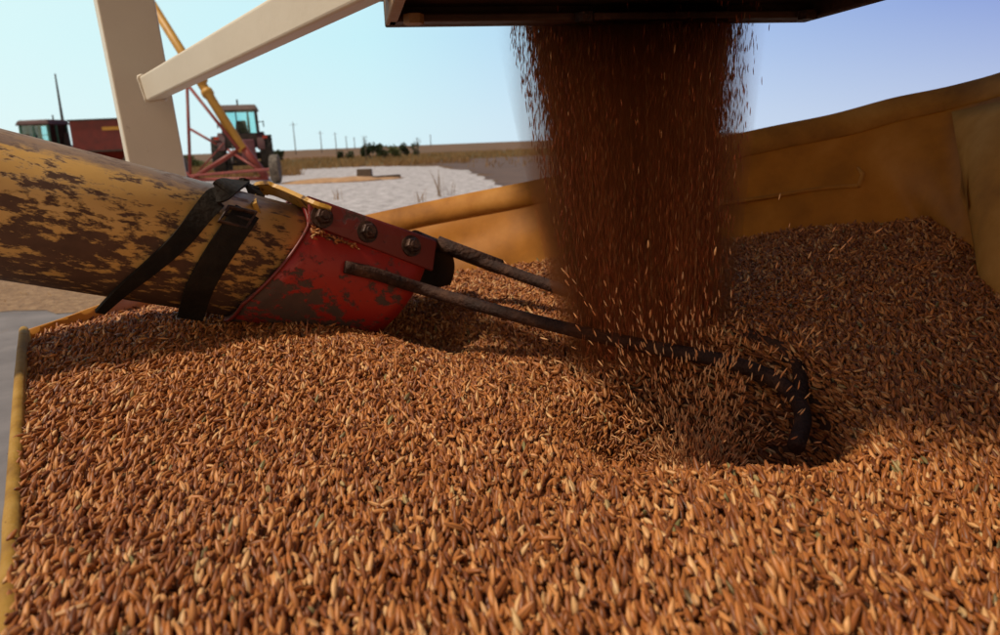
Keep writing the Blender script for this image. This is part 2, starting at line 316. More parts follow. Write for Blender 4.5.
def height(x, y):
    x = np.asarray(x, float); y = np.asarray(y, float)
    z = np.full(x.shape, sol[n_c]) + sol[n_c + 1] * x + sol[n_c + 2] * y
    for i in range(n_c): z = z + sol[i] * tps_k((x - cx[i]) ** 2 + (y - cy[i]) ** 2)
    r = np.hypot((x - CR.x) / 1.1, (y - CR.y) / 1.5)
    side = 1 / (1 + np.exp((x - CR.x + .085) / .02))                # 1 on the gentle left slope, 0 on the steep far and right rim
    z = z - 0.112 / (1 + np.exp((r - 0.100 - .006 * side) / (0.010 + .018 * side))) + .006 * (1 - side) * np.exp(-((r - .128) / .018) ** 2)
    z = z - 0.045 * np.exp(-((x - HO.x) ** 2 + (y - HO.y) ** 2) / .042 ** 2)
    # trench to the mouth
    ax, ay = MO.x, MO.y; bx, by = CR.x, CR.y; L2 = (bx - ax) ** 2 + (by - ay) ** 2
    t = np.clip(((x - ax) * (bx - ax) + (y - ay) * (by - ay)) / L2, 0, 1)
    dd = np.hypot(x - ax - t * (bx - ax), y - ay - t * (by - ay))
    z = z - 0.038 * np.exp(-(dd / 0.075) ** 2) * (1 - 0.75 * np.clip((t - .7) / .3, 0, 1))
    z = z + 0.004 * np.sin(x * 17 + 1.3) * np.sin(y * 13) + 0.0022 * np.sin(x * 51 + y * 23) * np.sin(y * 47 - x * 11)
    return z
def lerpv(a, b, t): return a + (b - a) * t
def foot_at(top, drop, inward): return Vector((top.x + inward[0], top.y + inward[1], top.z - drop))
cen = Vector((0.1, 0.75, 0))
left_bot = []
for p in left_top:
    left_bot.append(Vector((p.x + 0.010, p.y + 0.006, p.z - 0.16)))
cor_bot = []
for p in cor_top:
    cor_bot.append(Vector((p.x + 0.012, p.y - 0.010, p.z - 0.16)))
poly = [(p.x, p.y) for p in reversed(left_top)][:-1] + [(p.x, p.y) for p in cor_top[:-1]] + [(p.x, p.y) for p in far_bot] + [(p.x, p.y) for p in right_bot]
poly = np.array(poly)
def inside(x, y):
    c = np.zeros(x.shape, bool); n = len(poly); j = n - 1
    for i in range(n):
        xi, yi = poly[i]; xj, yj = poly[j]
        if yi != yj:
            hit = ((yi > y) != (yj > y)) & (x < (xj - xi) * (y - yi) / (yj - yi) + xi); c ^= hit
        j = i
    return c

# ------------------------------------------------------------------ grain kernel instancing
def grain_material(name, stops, rough=0.46, tone=None):
    m = D.materials.new(name); m.use_nodes = True; N = m.node_tree.nodes; L = m.node_tree.links; b = N['Principled BSDF']
    b.inputs['Roughness'].default_value = rough; b.inputs['Specular IOR Level'].default_value = 0.38
    oi = N.new('ShaderNodeObjectInfo'); cr = N.new('ShaderNodeValToRGB'); e = cr.color_ramp.elements
    while len(e) > 1: e.remove(e[-1])
    for i, (p, c) in enumerate(stops):
        el = e[0] if i == 0 else e.new(p); el.position = p; el.color = (*c, 1)
    if tone:
        at = N.new('ShaderNodeAttribute'); at.attribute_type = 'INSTANCER'; at.attribute_name = tone; L.new(at.outputs['Fac'], cr.inputs['Fac'])
    else: L.new(oi.outputs['Random'], cr.inputs['Fac'])
    tc = N.new('ShaderNodeTexCoord'); sx = N.new('ShaderNodeSeparateXYZ'); L.new(tc.outputs['Object'], sx.inputs[0])
    nz = N.new('ShaderNodeTexNoise'); nz.inputs['Scale'].default_value = 900; nz.inputs['Detail'].default_value = 3
    mp = N.new('ShaderNodeMapping'); mp.inputs['Scale'].default_value = (1, 1, .15); L.new(tc.outputs['Object'], mp.inputs[0]); L.new(mp.outputs[0], nz.inputs['Vector'])
    mr = N.new('ShaderNodeMapRange'); mr.inputs['From Min'].default_value = .3; mr.inputs['From Max'].default_value = .7; mr.inputs['To Min'].default_value = 0.72; mr.inputs['To Max'].default_value = 1.15
    L.new(nz.outputs['Fac'], mr.inputs['Value'])
    mx = N.new('ShaderNodeMix'); mx.data_type = 'RGBA'; mx.blend_type = 'MULTIPLY'; mx.inputs['Factor'].default_value = 1
    L.new(cr.outputs['Color'], mx.inputs[6]); L.new(mr.outputs[0], mx.inputs[7]); ab = N.new('ShaderNodeMath'); ab.operation = 'ABSOLUTE'; L.new(sx.outputs['X'], ab.inputs[0])
    gr = N.new('ShaderNodeMapRange'); gr.inputs['From Min'].default_value = .00008; gr.inputs['From Max'].default_value = .00045; gr.inputs['To Min'].default_value = .45; L.new(ab.outputs[0], gr.inputs['Value'])  # shading of the crease painted as a dark line along the midline
    tp = N.new('ShaderNodeMapRange'); tp.inputs['From Min'].default_value = -.0060; tp.inputs['From Max'].default_value = -.0040; tp.inputs['To Min'].default_value = .45; L.new(sx.outputs['Z'], tp.inputs['Value'])
    gm = N.new('ShaderNodeMath'); gm.operation = 'MULTIPLY'; L.new(gr.outputs[0], gm.inputs[0]); L.new(tp.outputs[0], gm.inputs[1])
    m2 = N.new('ShaderNodeMix'); m2.data_type = 'RGBA'; m2.blend_type = 'MULTIPLY'; m2.inputs['Factor'].default_value = 1
    L.new(mx.outputs[2], m2.inputs[6]); L.new(gm.outputs[0], m2.inputs[7]); L.new(m2.outputs[2], b.inputs['Base Color'])
    return m
GST = [(0.0, (0.17, 0.045, 0.010)), (0.25, (0.28, 0.084, 0.018)), (0.5, (0.39, 0.128, 0.028)), (0.72, (0.49, 0.178, 0.044)), (0.88, (0.62, 0.27, 0.085)), (0.985, (0.72, 0.42, 0.18)), (0.992, (0.24, 0.2, 0.07)), (1.0, (0.12, 0.05, 0.02))]
M_grain = grain_material('oat_kernels', GST)
M_fall = grain_material('falling_kernels', [(0, (.28, .055, .015)), (.5, (.50, .11, .03)), (.8, (.62, .18, .05)), (.9, (.74, .32, .12)), (1, (.85, .48, .22))], 0.5, 'tone')
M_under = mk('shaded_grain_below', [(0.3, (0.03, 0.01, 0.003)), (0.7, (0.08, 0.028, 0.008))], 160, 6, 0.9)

def kernel_group(name, mat, seg=8, rings=7):
    g = D.node_groups.new(name, 'GeometryNodeTree')
    g.interface.new_socket('Geometry', in_out='INPUT', socket_type='NodeSocketGeometry')
    g.interface.new_socket('Geometry', in_out='OUTPUT', socket_type='NodeSocketGeometry')
    N, L = g.nodes, g.links
    gi = N.new('NodeGroupInput'); go = N.new('NodeGroupOutput')
    sp = N.new('GeometryNodeMeshUVSphere'); sp.inputs['Segments'].default_value = seg; sp.inputs['Rings'].default_value = rings; sp.inputs['Radius'].default_value = 1.0
    # kernel form: a sphere narrowed to a point at both ends, slightly bent; the crease shading is only in the colour
    pos = N.new('GeometryNodeInputPosition'); sx = N.new('ShaderNodeSeparateXYZ'); L.new(pos.outputs[0], sx.inputs[0])
    def m(op, a, b=None, c=None):
        n = N.new('ShaderNodeMath'); n.operation = op
        for i, v in enumerate((a, b, c)):
            if v is None: continue
            if isinstance(v, (int, float)): n.inputs[i].default_value = v
            else: L.new(v, n.inputs[i])
        return n.outputs[0]
    z2 = m('POWER', m('ABSOLUTE', sx.outputs['Z']), 2.0)
    k = m('MULTIPLY_ADD', z2, -0.38, 1.0)                      # slimmer toward the tips
    skew = m('MULTIPLY_ADD', sx.outputs['Z'], -0.14, 1.0)       # one end fatter
    k = m('MULTIPLY', k, skew)
    X = m('MULTIPLY', m('MULTIPLY', sx.outputs['X'], k), 0.00182)
    yy = m('MULTIPLY', m('MULTIPLY', sx.outputs['Y'], k), 0.00156)
    bend = m('MULTIPLY', z2, 0.0005)
    Y = m('ADD', yy, bend)
    Z = m('MULTIPLY', sx.outputs['Z'], 0.0061)
    cb = N.new('ShaderNodeCombineXYZ'); L.new(X, cb.inputs[0]); L.new(Y, cb.inputs[1]); L.new(Z, cb.inputs[2])
    st = N.new('GeometryNodeSetPosition'); L.new(sp.outputs['Mesh'], st.inputs['Geometry']); L.new(cb.outputs[0], st.inputs['Position'])
    sm = N.new('GeometryNodeSetShadeSmooth'); L.new(st.outputs[0], sm.inputs[0])
    mt = N.new('GeometryNodeSetMaterial'); mt.inputs['Material'].default_value = mat; L.new(sm.outputs[0], mt.inputs[0])
    def attr(nm, typ):
        a = N.new('GeometryNodeInputNamedAttribute'); a.data_type = typ; a.inputs['Name'].default_value = nm; return a.outputs['Attribute']
    ip = N.new('GeometryNodeInstanceOnPoints')
    L.new(gi.outputs[0], ip.inputs['Points']); L.new(attr('sel', 'BOOLEAN'), ip.inputs['Selection']); L.new(mt.outputs[0], ip.inputs['Instance'])
    er = N.new('FunctionNodeEulerToRotation'); L.new(attr('rot', 'FLOAT_VECTOR'), er.inputs[0]); L.new(er.outputs[0], ip.inputs['Rotation'])
    L.new(attr('scl', 'FLOAT_VECTOR'), ip.inputs['Scale'])
    jn = N.new('GeometryNodeJoinGeometry'); L.new(gi.outputs[0], jn.inputs[0]); L.new(ip.outputs[0], jn.inputs[0]); L.new(jn.outputs[0], go.inputs[0])
    return g
def kernel_object(name, pts, rot, scl, group, base=None, mats=(), tone=None):
    """pts Nx3; base = (verts, faces) of a solid surface that belongs to the same mass"""
    bv, bf = base if base else (np.zeros((0, 3)), [])
    me = D.meshes.new(name); v = np.vstack([bv, pts]); me.from_pydata([], [], [])
    me.vertices.add(len(v)); me.vertices.foreach_set('co', v.astype(np.float32).ravel())
    if len(bf):
        bf = np.asarray(bf); me.loops.add(bf.size); me.loops.foreach_set('vertex_index', bf.ravel().astype(np.int32))
        me.polygons.add(len(bf)); me.polygons.foreach_set('loop_start', (np.arange(len(bf)) * bf.shape[1]).astype(np.int32))
        me.polygons.foreach_set('use_smooth', np.ones(len(bf), bool))
    me.update(calc_edges=True)
    n0 = len(bv); pad = lambda a: np.vstack([np.zeros((n0, 3)), a]).astype(np.float32).ravel()
    a = me.attributes.new('rot', 'FLOAT_VECTOR', 'POINT'); a.data.foreach_set('vector', pad(rot))
    a = me.attributes.new('scl', 'FLOAT_VECTOR', 'POINT'); a.data.foreach_set('vector', pad(scl))
    s = np.zeros(len(v), bool); s[n0:] = True
    a = me.attributes.new('sel', 'BOOLEAN', 'POINT'); a.data.foreach_set('value', s)
    if tone is not None: a = me.attributes.new('tone', 'FLOAT', 'POINT'); a.data.foreach_set('value', np.concatenate([np.zeros(n0), tone]).astype(np.float32))
    for m in mats: me.materials.append(m)
    o = D.objects.new(name, me); col.objects.link(o)
    md = o.modifiers.new('kernels', 'NODES'); md.node_group = group
    return o

def euler_from_dir(d, roll):
    """rotation taking local Z to d: Euler XYZ (0, theta, phi) with roll about Z first"""
    th = np.arccos(np.clip(d[:, 2], -1, 1)); ph = np.arctan2(d[:, 1], d[:, 0])
    # R = Rz(ph) Ry(th) Rz(roll) -> XYZ euler
    c, s = np.cos, np.sin
    r00 = c(ph) * c(th) * c(roll) - s(ph) * s(roll); r10 = s(ph) * c(th) * c(roll) + c(ph) * s(roll); r20 = -s(th) * c(roll)
    r21 = s(th) * s(roll); r22 = c(th)
    return np.stack([np.arctan2(r21, r22), -np.arcsin(np.clip(r20, -1, 1)), np.arctan2(r10, r00)], 1)

# heap: base surface
gx = np.arange(poly[:, 0].min() - .02, poly[:, 0].max() + .03, 0.012); gy = np.arange(poly[:, 1].min() - .02, poly[:, 1].max() + .03, 0.012)
XX, YY = np.meshgrid(gx, gy, indexing='ij'); ZZ = height(XX, YY) - 0.006
bv = np.stack([XX, YY, ZZ], -1).reshape(-1, 3); nx, ny = XX.shape
ii, jj = np.meshgrid(np.arange(nx - 1), np.arange(ny - 1), indexing='ij')
q = np.stack([ii * ny + jj, (ii + 1) * ny + jj, (ii + 1) * ny + jj + 1, ii * ny + jj + 1], -1).reshape(-1, 4)
mid = bv[q].mean(1); q = q[inside(mid[:, 0], mid[:, 1])]
used = np.unique(q); remap = -np.ones(len(bv), int); remap[used] = np.arange(len(used)); bv = bv[used]; q = remap[q]
def heap_layer(step, dz, dzv, flat):
    x = np.arange(poly[:, 0].min(), poly[:, 0].max(), step); y = np.arange(poly[:, 1].min(), poly[:, 1].max(), step)
    X, Y = np.meshgrid(x, y); X = X.ravel(); Y = Y.ravel()
    X = X + rng.uniform(-.6, .6, X.size) * step; Y = Y + rng.uniform(-.6, .6, Y.size) * step
    k = inside(X, Y); X, Y = X[k], Y[k]; n = X.size
    e = 0.006; hx = (height(X + e, Y) - height(X - e, Y)) / (2 * e); hy = (height(X, Y + e) - height(X, Y - e)) / (2 * e)
    nrm = np.stack([-hx, -hy, np.ones(n)], 1); nrm /= np.linalg.norm(nrm, axis=1)[:, None]
    # direction field: kernels tend to lie along the flow (toward the viewer), looser far away
    w = 0.5 * np.sin(X * 7 + 2) + 0.4 * np.sin(Y * 9 + X * 4) 
    spread = np.clip(0.24 + 0.75 * (Y - 0.42), 0.24, 1.5)
    ang = math.pi / 2 + 0.25 * w - 0.25 * X + rng.normal(0, 1, n) * spread
    ang = np.where(rng.random(n) < 0.07, rng.uniform(0, 2 * math.pi, n), ang)
    tilt = np.clip(rng.normal(0.32, flat, n), -0.6, 1.15)
    d0 = np.stack([np.cos(ang), np.sin(ang), np.zeros(n)], 1)
    d0 -= nrm * (d0 * nrm).sum(1)[:, None]; d0 /= np.linalg.norm(d0, axis=1)[:, None]
    d = d0 * np.cos(tilt)[:, None] + nrm * np.sin(tilt)[:, None]
    z = height(X, Y) + dz + rng.normal(0, dzv, n)
    s = np.stack([np.clip(rng.normal(.97, .16, n), .55, 1.4), np.clip(rng.normal(.97, .16, n), .55, 1.4), np.clip(rng.normal(1, .17, n), .6, 1.45)], 1)
    return np.stack([X, Y, z], 1), euler_from_dir(d, rng.uniform(0, 6.28, n)), s
layers = [heap_layer(.0046, -.0045, .0012, .25), heap_layer(.0045, -.0014, .0016, .34), heap_layer(.0064, .0016, .0014, .40)]
# a few straws and husks lying on top
hp, hr, hs = (np.vstack([l[i] for l in layers]) for i in range(3))
straw = rng.random(len(hp)) < 0.0030
hs[straw] *= np.stack([rng.uniform(.3, .6, straw.sum()), rng.uniform(.25, .45, straw.sum()), rng.uniform(1.4, 2.9, straw.sum())], 1); hp[straw, 2] += .003
brk = rng.random(len(hp)) < .07; hs[brk] *= np.stack([np.full(brk.sum(), .9), np.full(brk.sum(), .9), rng.uniform(.45, .7, brk.sum())], 1)
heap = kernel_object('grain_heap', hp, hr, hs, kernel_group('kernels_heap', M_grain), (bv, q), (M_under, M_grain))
tag(heap, 'heaped orange brown grain kernels filling the yellow hopper', 'grain', kind='stuff')

# ------------------------------------------------------------------ trailer outlet above
YAW = R(10.6)
tdir = Vector((-math.sin(YAW), math.cos(YAW), 0)); ldir = Vector((math.cos(YAW), math.sin(YAW), 0))
C1 = P(385, 28, .84)
# width so that the far right corner falls where the photo has it
best = min((abs(((lambda v: 500 + FPX * v.dot(Rt) / v.dot(Fw))(C1 + ldir * wd - CAM)) - 805), wd) for wd in np.arange(.3, .8, .002))
OW = float(best[1])
def O(l, t, z): return C1 + ldir * l + tdir * t + Vector((0, 0, z))
MO_ = Matrix(((ldir.x, tdir.x, 0, C1.x), (ldir.y, tdir.y, 0, C1.y), (0, 0, 1, C1.z), (0, 0, 0, 1)))
tr = empty('grain_trailer', C1 + Vector((0.2, -.2, 0)), 0, 'dark brown steel discharge hopper of a grain trailer hanging overhead', 'trailer')
bm = nb(); box(bm, (OW / 2, -.18, .022), (OW - .012, .34, .006), MO_)
for t in (-.16, -.30): box(bm, (OW / 2, t, .012), (OW - .02, .03, .014), MO_)
bevel(obj('gate_plate', bm, M_box, tr), .002)
bm = nb(); box(bm, (OW / 2, -.008, .035), (OW, .016, .07), MO_); box(bm, (OW / 2, -.030, .004), (OW - .004, .026, .008), MO_)
bevel(obj('sill', bm, M_box, tr), .002)
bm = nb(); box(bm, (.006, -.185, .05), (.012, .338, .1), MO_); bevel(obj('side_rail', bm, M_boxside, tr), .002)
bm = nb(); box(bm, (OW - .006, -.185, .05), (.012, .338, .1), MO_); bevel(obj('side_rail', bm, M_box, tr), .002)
def flare(name, a, b, c, d, m):
    bm = nb(); n = (Vector(b) - Vector(a)).cross(Vector(d) - Vector(a)).normalized() * .004
    lo = [bm.verts.new(MO_ @ (Vector(v) - n)) for v in (a, b, c, d)]; hi = [bm.verts.new(MO_ @ (Vector(v) + n)) for v in (a, b, c, d)]
    bm.faces.new(lo[::-1]); bm.faces.new(hi)
    for i in range(4): bm.faces.new((lo[i], lo[(i + 1) % 4], hi[(i + 1) % 4], hi[i]))
    return obj(name, bm, m, tr)
H = 1.3
flare('hopper_slope', (0, -.354, .1), (0, .3, .1), (-.52, .8, H), (-.52, -.5, H), M_box)
flare('hopper_slope', (OW, -.354, .1), (OW, .3, .1), (OW + .78, .8, H), (OW + .78, -.5, H), M_box)
flare('hopper_slope', (0, .3, .1), (OW, .3, .1), (OW + .78, .8, H), (-.52, .8, H), M_box)
flare('hopper_slope', (0, -.354, .1), (OW, -.354, .1), (OW + .78, -.5, H), (-.52, -.5, H), M_box)
flare('sun_block_lid', (-.56, -.52, H + .012), (OW + .56, -.52, H + .012), (OW + .56, .84, H + .012), (-.56, .84, H + .012), M_rubber)  # lid added out of view, stops sun shining down through the open hopper
bm = nb(); box(bm, (OW / 2, .296, .11), (OW, .012, .06), MO_)
box(bm, (.006, .15, .11), (.012, .28, .06), MO_); box(bm, (OW - .006, .15, .11), (.012, .28, .06), MO_); obj('outlet_frame', bm, M_box, tr)
for l in (.028, OW * .42, OW - .03):
    bm = nb(); lathe(bm, [(-.006, .006), (-.006, .011), (.004, .011), (.004, .006)], 6, 'Z'); bmesh.ops.transform(bm, matrix=MO_ @ Matrix.Translation((l, -.05, .002)), verts=bm.verts)
    obj('bolt', bm, M_boxside if l < .1 else M_bolt, tr)

# ------------------------------------------------------------------ falling grain
TOPZ = C1.z + .09
IMP = P(645, 350, .945); SPR = P(699, 424, .75)
def stream():
    ns = 5200
    u = rng.uniform(-.92, .92, ns) + rng.normal(0, .10, ns)
    v = rng.uniform(-1, 1, ns)
    xl, xr = P(519, 60, .95), P(738, 60, .95); cx0 = (xl.x + xr.x) / 2; hw = (xr.x - xl.x) / 2
    yc = C1.y + tdir.y * .075 + .04
    P_, D_, S_, T_ = [], [], [], []
    for i in range(ns):
        edge = abs(u[i])
        x0 = cx0 + u[i] * hw; y0 = yc + v[i] * .05 * math.sqrt(max(0.06, 1 - min(1, u[i] ** 2)))
        conv = .43 + rng.normal(0, .035)
        x1 = IMP.x + u[i] * hw * conv + rng.normal(0, .004); y1 = IMP.y + v[i] * .045
        z1 = float(height(np.array([x1]), np.array([y1]))[0])
        gap = rng.uniform(.009, .024) * (1 if edge < .8 else 1 + 1.2 * (edge - .8))
        ts = np.cumsum(rng.exponential(gap, 120) * .5 + gap * .5) / (TOPZ - z1); ts = ts[ts < 1] ** 1.1
        keep = rng.random(len(ts)) > .55 * ts ** 3; ts = ts[keep]; n = len(ts)
        if not n: continue
        P_.append(np.stack([x0 + (x1 - x0) * ts ** .9 + rng.normal(0, .0004, n), y0 + (y1 - y0) * ts + rng.normal(0, .0006, n), TOPZ + (z1 - TOPZ) * ts], 1))
        d = np.stack([rng.normal(0, .05, n), rng.normal(0, .05, n), np.ones(n)], 1); D_.append(d / np.linalg.norm(d, axis=1)[:, None])
        w_ = rng.uniform(.4, .7) if edge < .8 else rng.uniform(.16, .36); S_.append(np.stack([np.full(n, w_), np.full(n, w_), rng.normal(1.15, .1, n)], 1)); T_.append(np.full(n, rng.random()))
    n = 62000                                                   # loose kernels all through and around the curtain
    uu = rng.normal(0, .56, n); k = np.abs(uu) < 1.25; uu = uu[k]; n = len(uu)
    ts = rng.random(n) ** .9; cv = 1 + (.45 - 1) * ts ** .9; vv = rng.normal(0, .5, n)
    P_.append(np.stack([cx0 + (IMP.x - cx0) * ts ** .9 + uu * hw * cv, yc + (IMP.y - yc) * ts + vv * .06, TOPZ + (IMP.z - .02 - TOPZ) * ts], 1))
    d = np.stack([rng.normal(0, .09, n), rng.normal(0, .09, n), np.ones(n)], 1); D_.append(d / np.linalg.norm(d, axis=1)[:, None])
    w_ = rng.uniform(.16, .36, n); S_.append(np.stack([w_, w_, rng.normal(.75, .15, n)], 1)); T_.append(rng.random(n))
    # spray leaping from the place of impact
    n = 1800
    ph = rng.uniform(0, 6.28, n); sp = np.abs(rng.normal(0, .55, n)) + .1; vz = rng.uniform(.4, 2.3, n); tt = rng.uniform(.01, .13, n)
    px = SPR.x + np.cos(ph) * (.01 + sp * tt); py = SPR.y + np.sin(ph) * (.01 + sp * tt); pz = height(px, py) + np.maximum(vz * tt - 4.9 * tt * tt, 0) + .004
    P_.append(np.stack([px, py, pz], 1))
    d = np.stack([np.cos(ph) * sp + rng.normal(0, .3, n), np.sin(ph) * sp + rng.normal(0, .3, n), vz - 9.8 * tt * .5 + rng.normal(0, .3, n)], 1); D_.append(d / np.linalg.norm(d, axis=1)[:, None])
    k = rng.normal(.8, .1, (n, 1)); S_.append(np.hstack([k * .52, k * .52, k * .85])); T_.append(rng.uniform(.85, 1, n))  # palest tones only: the light on the spray is put into its colour
    return np.vstack(P_), np.vstack(D_), np.vstack(S_), np.concatenate(T_)
sp_, sd_, ss_, st_ = stream()
fall = kernel_object('falling_grain', sp_, euler_from_dir(sd_, rng.uniform(0, 6.28, len(sp_))), ss_, kernel_group('kernels_falling', M_fall, 7, 6), None, (M_fall,), st_)
M_dust = D.materials.new('grain_dust'); M_dust.use_nodes = True; dn, dl_ = M_dust.node_tree.nodes, M_dust.node_tree.links; dn.remove(dn['Principled BSDF'])
pv = dn.new('ShaderNodeVolumePrincipled'); pv.inputs['Color'].default_value = (.85, .24, .07, 1); pv.inputs['Anisotropy'].default_value = .3
tcd = dn.new('ShaderNodeTexCoord'); mpd = dn.new('ShaderNodeMapping'); mpd.inputs['Scale'].default_value = (55, 55, 1.5); dl_.new(tcd.outputs['Object'], mpd.inputs[0])
nd = dn.new('ShaderNodeTexNoise'); nd.inputs['Scale'].default_value = 1; nd.inputs['Detail'].default_value = 2; dl_.new(mpd.outputs[0], nd.inputs['Vector'])
sxd = dn.new('ShaderNodeSeparateXYZ'); dl_.new(tcd.outputs['Generated'], sxd.inputs[0])
def dm(op, a, b=None):
    n = dn.new('ShaderNodeMath'); n.operation = op
    for i, v in enumerate((a, b)):
        if v is None: continue
        if isinstance(v, (int, float)): n.inputs[i].default_value = v
        else: dl_.new(v, n.inputs[i])
    return n.outputs[0]
ex = dm('SUBTRACT', sxd.outputs['X'], .5); ey = dm('SUBTRACT', sxd.outputs['Y'], .5)
rr_ = dm('MULTIPLY', dm('ADD', dm('MULTIPLY', ex, ex), dm('MULTIPLY', ey, ey)), 4.0)
fall_ = dm('MAXIMUM', dm('SUBTRACT', 1.0, rr_), 0.0); fall_ = dm('MULTIPLY', fall_, fall_)
str_ = dm('MAXIMUM', dm('MULTIPLY', dm('SUBTRACT', nd.outputs['Fac'], .2), 2.2), 0.0)
dl_.new(dm('MULTIPLY', dm('MULTIPLY', fall_, str_), 52.0), pv.inputs['Density']); dl_.new(pv.outputs[0], dn['Material Output'].inputs['Volume'])
bm = nb(); zt, zb = TOPZ - .03, IMP.z + .0
xt = (P(519, 60, .95).x + P(738, 60, .95).x) / 2; yt = C1.y + tdir.y * .075 + .04
for (fx) in (0,):
    rings = []
    for k in range(9):
        f = k / 8; cxk = xt + (IMP.x - xt) * f; cyk = yt + (IMP.y - yt) * f; a_, b_ = .180 * (1 - f * .44), .10 + .02 * f
        rings.append([bm.verts.new((cxk + a_ * math.cos(t), cyk + b_ * math.sin(t), zt + (zb - zt) * f)) for t in np.linspace(0, 2 * math.pi, 28, endpoint=False)])
    for a_, b_ in zip(rings, rings[1:]):
        for k in range(28): bm.faces.new((a_[k], b_[k], b_[(k + 1) % 28], a_[(k + 1) % 28]))
    bm.faces.new(rings[0]); bm.faces.new(rings[-1][::-1])
tag(obj('grain_dust', bm, M_dust), 'brown dust hanging around the pouring grain', 'dust', kind='stuff')
tag(fall, 'dense dark curtain of grain pouring down from the trailer outlet into the pit', 'falling grain', kind='stuff')
print('kernels', len(hp), 'falling', len(sp_))

# ------------------------------------------------------------------ grain hopper
hop = empty('grain_hopper', (0.05, .75, 0), 0, 'yellow canvas-walled receiving hopper heaped with brown grain', 'hopper')
def resample(pts, n):
    c = catmull(pts, 24); L = [0]
    for a, b in zip(c, c[1:]): L.append(L[-1] + (b - a).length)
    out = []; j = 0
    for i in range(n):
        t = L[-1] * i / (n - 1)
        while j < len(L) - 2 and L[j + 1] < t: j += 1
        f = (t - L[j]) / max(1e-9, L[j + 1] - L[j]); out.append(c[j].lerp(c[j + 1], min(1, max(0, f))))
    return out
def wall(name, tops, bots, mat, n=60, m=14, thick=.004, bulge=0.0, wr=0.0, deep=None, rs=1):
    T, B = resample(tops, n), resample(bots, n); bm = nb(); g = []
    for i in range(n):
        colm = []
        for k in range(m):
            f = k / (m - 1); p = T[i].lerp(B[i], f)
            tan = (T[min(i + 1, n - 1)] - T[max(i - 1, 0)]); nn = Vector((-tan.y, tan.x, 0)).normalized()
            a = i / (n - 1)
            off = bulge * math.sin(math.pi * f) + wr * (math.sin(a * 19 + f * 3 + rs) * math.sin(f * 7 + a * 5) + .5 * math.sin(a * 47 + f * 11 + rs * 2))
            if wr > .002:
                off *= min(1, max(0, (f - .2) / .25))
                v_ = T[i] - CAM; sx_ = 500 + FPX * v_.dot(Rt) / max(.05, v_.dot(Fw)); fe = min(1, max(0, (f - .1) / .2)) * (1 - f) ** .3
                off -= .026 * fe * math.exp(-((sx_ - 1010) / 48) ** 2) - .010 * fe * math.exp(-((sx_ - 935) / 16) ** 2)   # corner panel bulges inward beside a soft crease
            colm.append(bm.verts.new(p + nn * off))
        if deep:  # carry the wall down to the hopper floor
            d = Vector(deep); b = B[i]; colm.append(bm.verts.new(b.lerp(d, .75)))
        g.append(colm)
    for i in range(n - 1):
        for k in range(len(g[0]) - 1): bm.faces.new((g[i][k], g[i + 1][k], g[i + 1][k + 1], g[i][k + 1]))
    o = obj(name, bm, mat, hop, smooth=True); s = o.modifiers.new('thick', 'SOLIDIFY'); s.thickness = thick; s.offset = 0
    return o
DEEP = (.1, .75, .22)
fr_top = far_top + right_top; fr_bot = far_bot + right_bot
wall('canvas_wall', fr_top, fr_bot, M_tarp, 150, 26, .004, .0, .0045, DEEP)
wall('steel_side', list(reversed(left_top)), list(reversed(left_bot)), M_rim, 40, 6, .010, 0, .0006, DEEP)
wall('corner_panel', cor_top, cor_bot, M_tarp, 40, 8, .005, 0, .0008, DEEP)
bm = nb(); sweep(bm, catmull([p + Vector((0, 0, .001)) for p in left_top], 6), .005, 10); obj('rolled_rim', bm, M_rim, hop, smooth=True)
# doubled hem band along the far top edge, 3 mm proud of the wall
T, B = resample(fr_top, 120), resample(fr_bot, 120)
bm = nb(); rows = []
for i in range(0, 120):
    tan = (T[min(i + 1, 119)] - T[max(i - 1, 0)]); nn = Vector((tan.y, -tan.x, 0)).normalized()
    hem = .045 / max(.02, (T[i] - B[i]).length) 
    a = T[i] + nn * .0055 + Vector((0, 0, .004)); b = T[i].lerp(B[i], hem * .5) + nn * (.0065 + .0012 * math.sin(i * .9)); c = T[i].lerp(B[i], hem) + nn * .0052
    back = T[i] - nn * .006 + Vector((0, 0, .004))
    rows.append([bm.verts.new(v) for v in (back, a, b, c)])
for i in range(119):
    for k in range(3): bm.faces.new((rows[i][k], rows[i][k + 1], rows[i + 1][k + 1], rows[i + 1][k]))
o = obj('hem', bm, M_tarp2, hop, smooth=True); s = o.modifiers.new('thick', 'SOLIDIFY'); s.thickness = .003
# horizontal fold in the canvas, ending in a short upright tuck
def onwall(x, y):
    bestd = None
    for i in range(119):
        for f in np.linspace(0, 1, 60):
            p = T[i].lerp(B[i], float(f)); v = p - CAM; d = v.dot(Fw); sx = 500 + FPX * v.dot(Rt) / d; sy = 317.5 - FPX * v.dot(Up) / d
            e = (sx - x) ** 2 + (sy - y) ** 2
            if bestd is None or e < bestd[0]: bestd = (e, p, i)
    i = bestd[2]; tan = T[min(i + 1, 119)] - T[max(i - 1, 0)]; nn = Vector((tan.y, -tan.x, 0)).normalized()
    return bestd[1] + nn * (.004 if x < 930 else .044)
fold = [onwall(x, y) for x, y in ((560, 229), (640, 215), (700, 206), (760, 199), (820, 190), (861, 183))]
bm = nb(); sweep(bm, catmull(fold, 8), .0036, 8); sweep(bm, [onwall(862, 184), onwall(861, 176), onwall(858, 166)], [.0038, .0036, .002], 8)
obj('fold', bm, M_tarp2, hop, smooth=True)
M_tarp3 = mk('corner_vinyl', [(0.33, (0.36, 0.15, 0.026)), (0.5, (0.55, 0.24, 0.04)), (0.66, (0.66, 0.32, 0.075))], 7, 8, 0.7, 0.3, translucent=0.22, bscale=14, rough_n=0.65, spec=0.2)
bm = nb(); rows = []
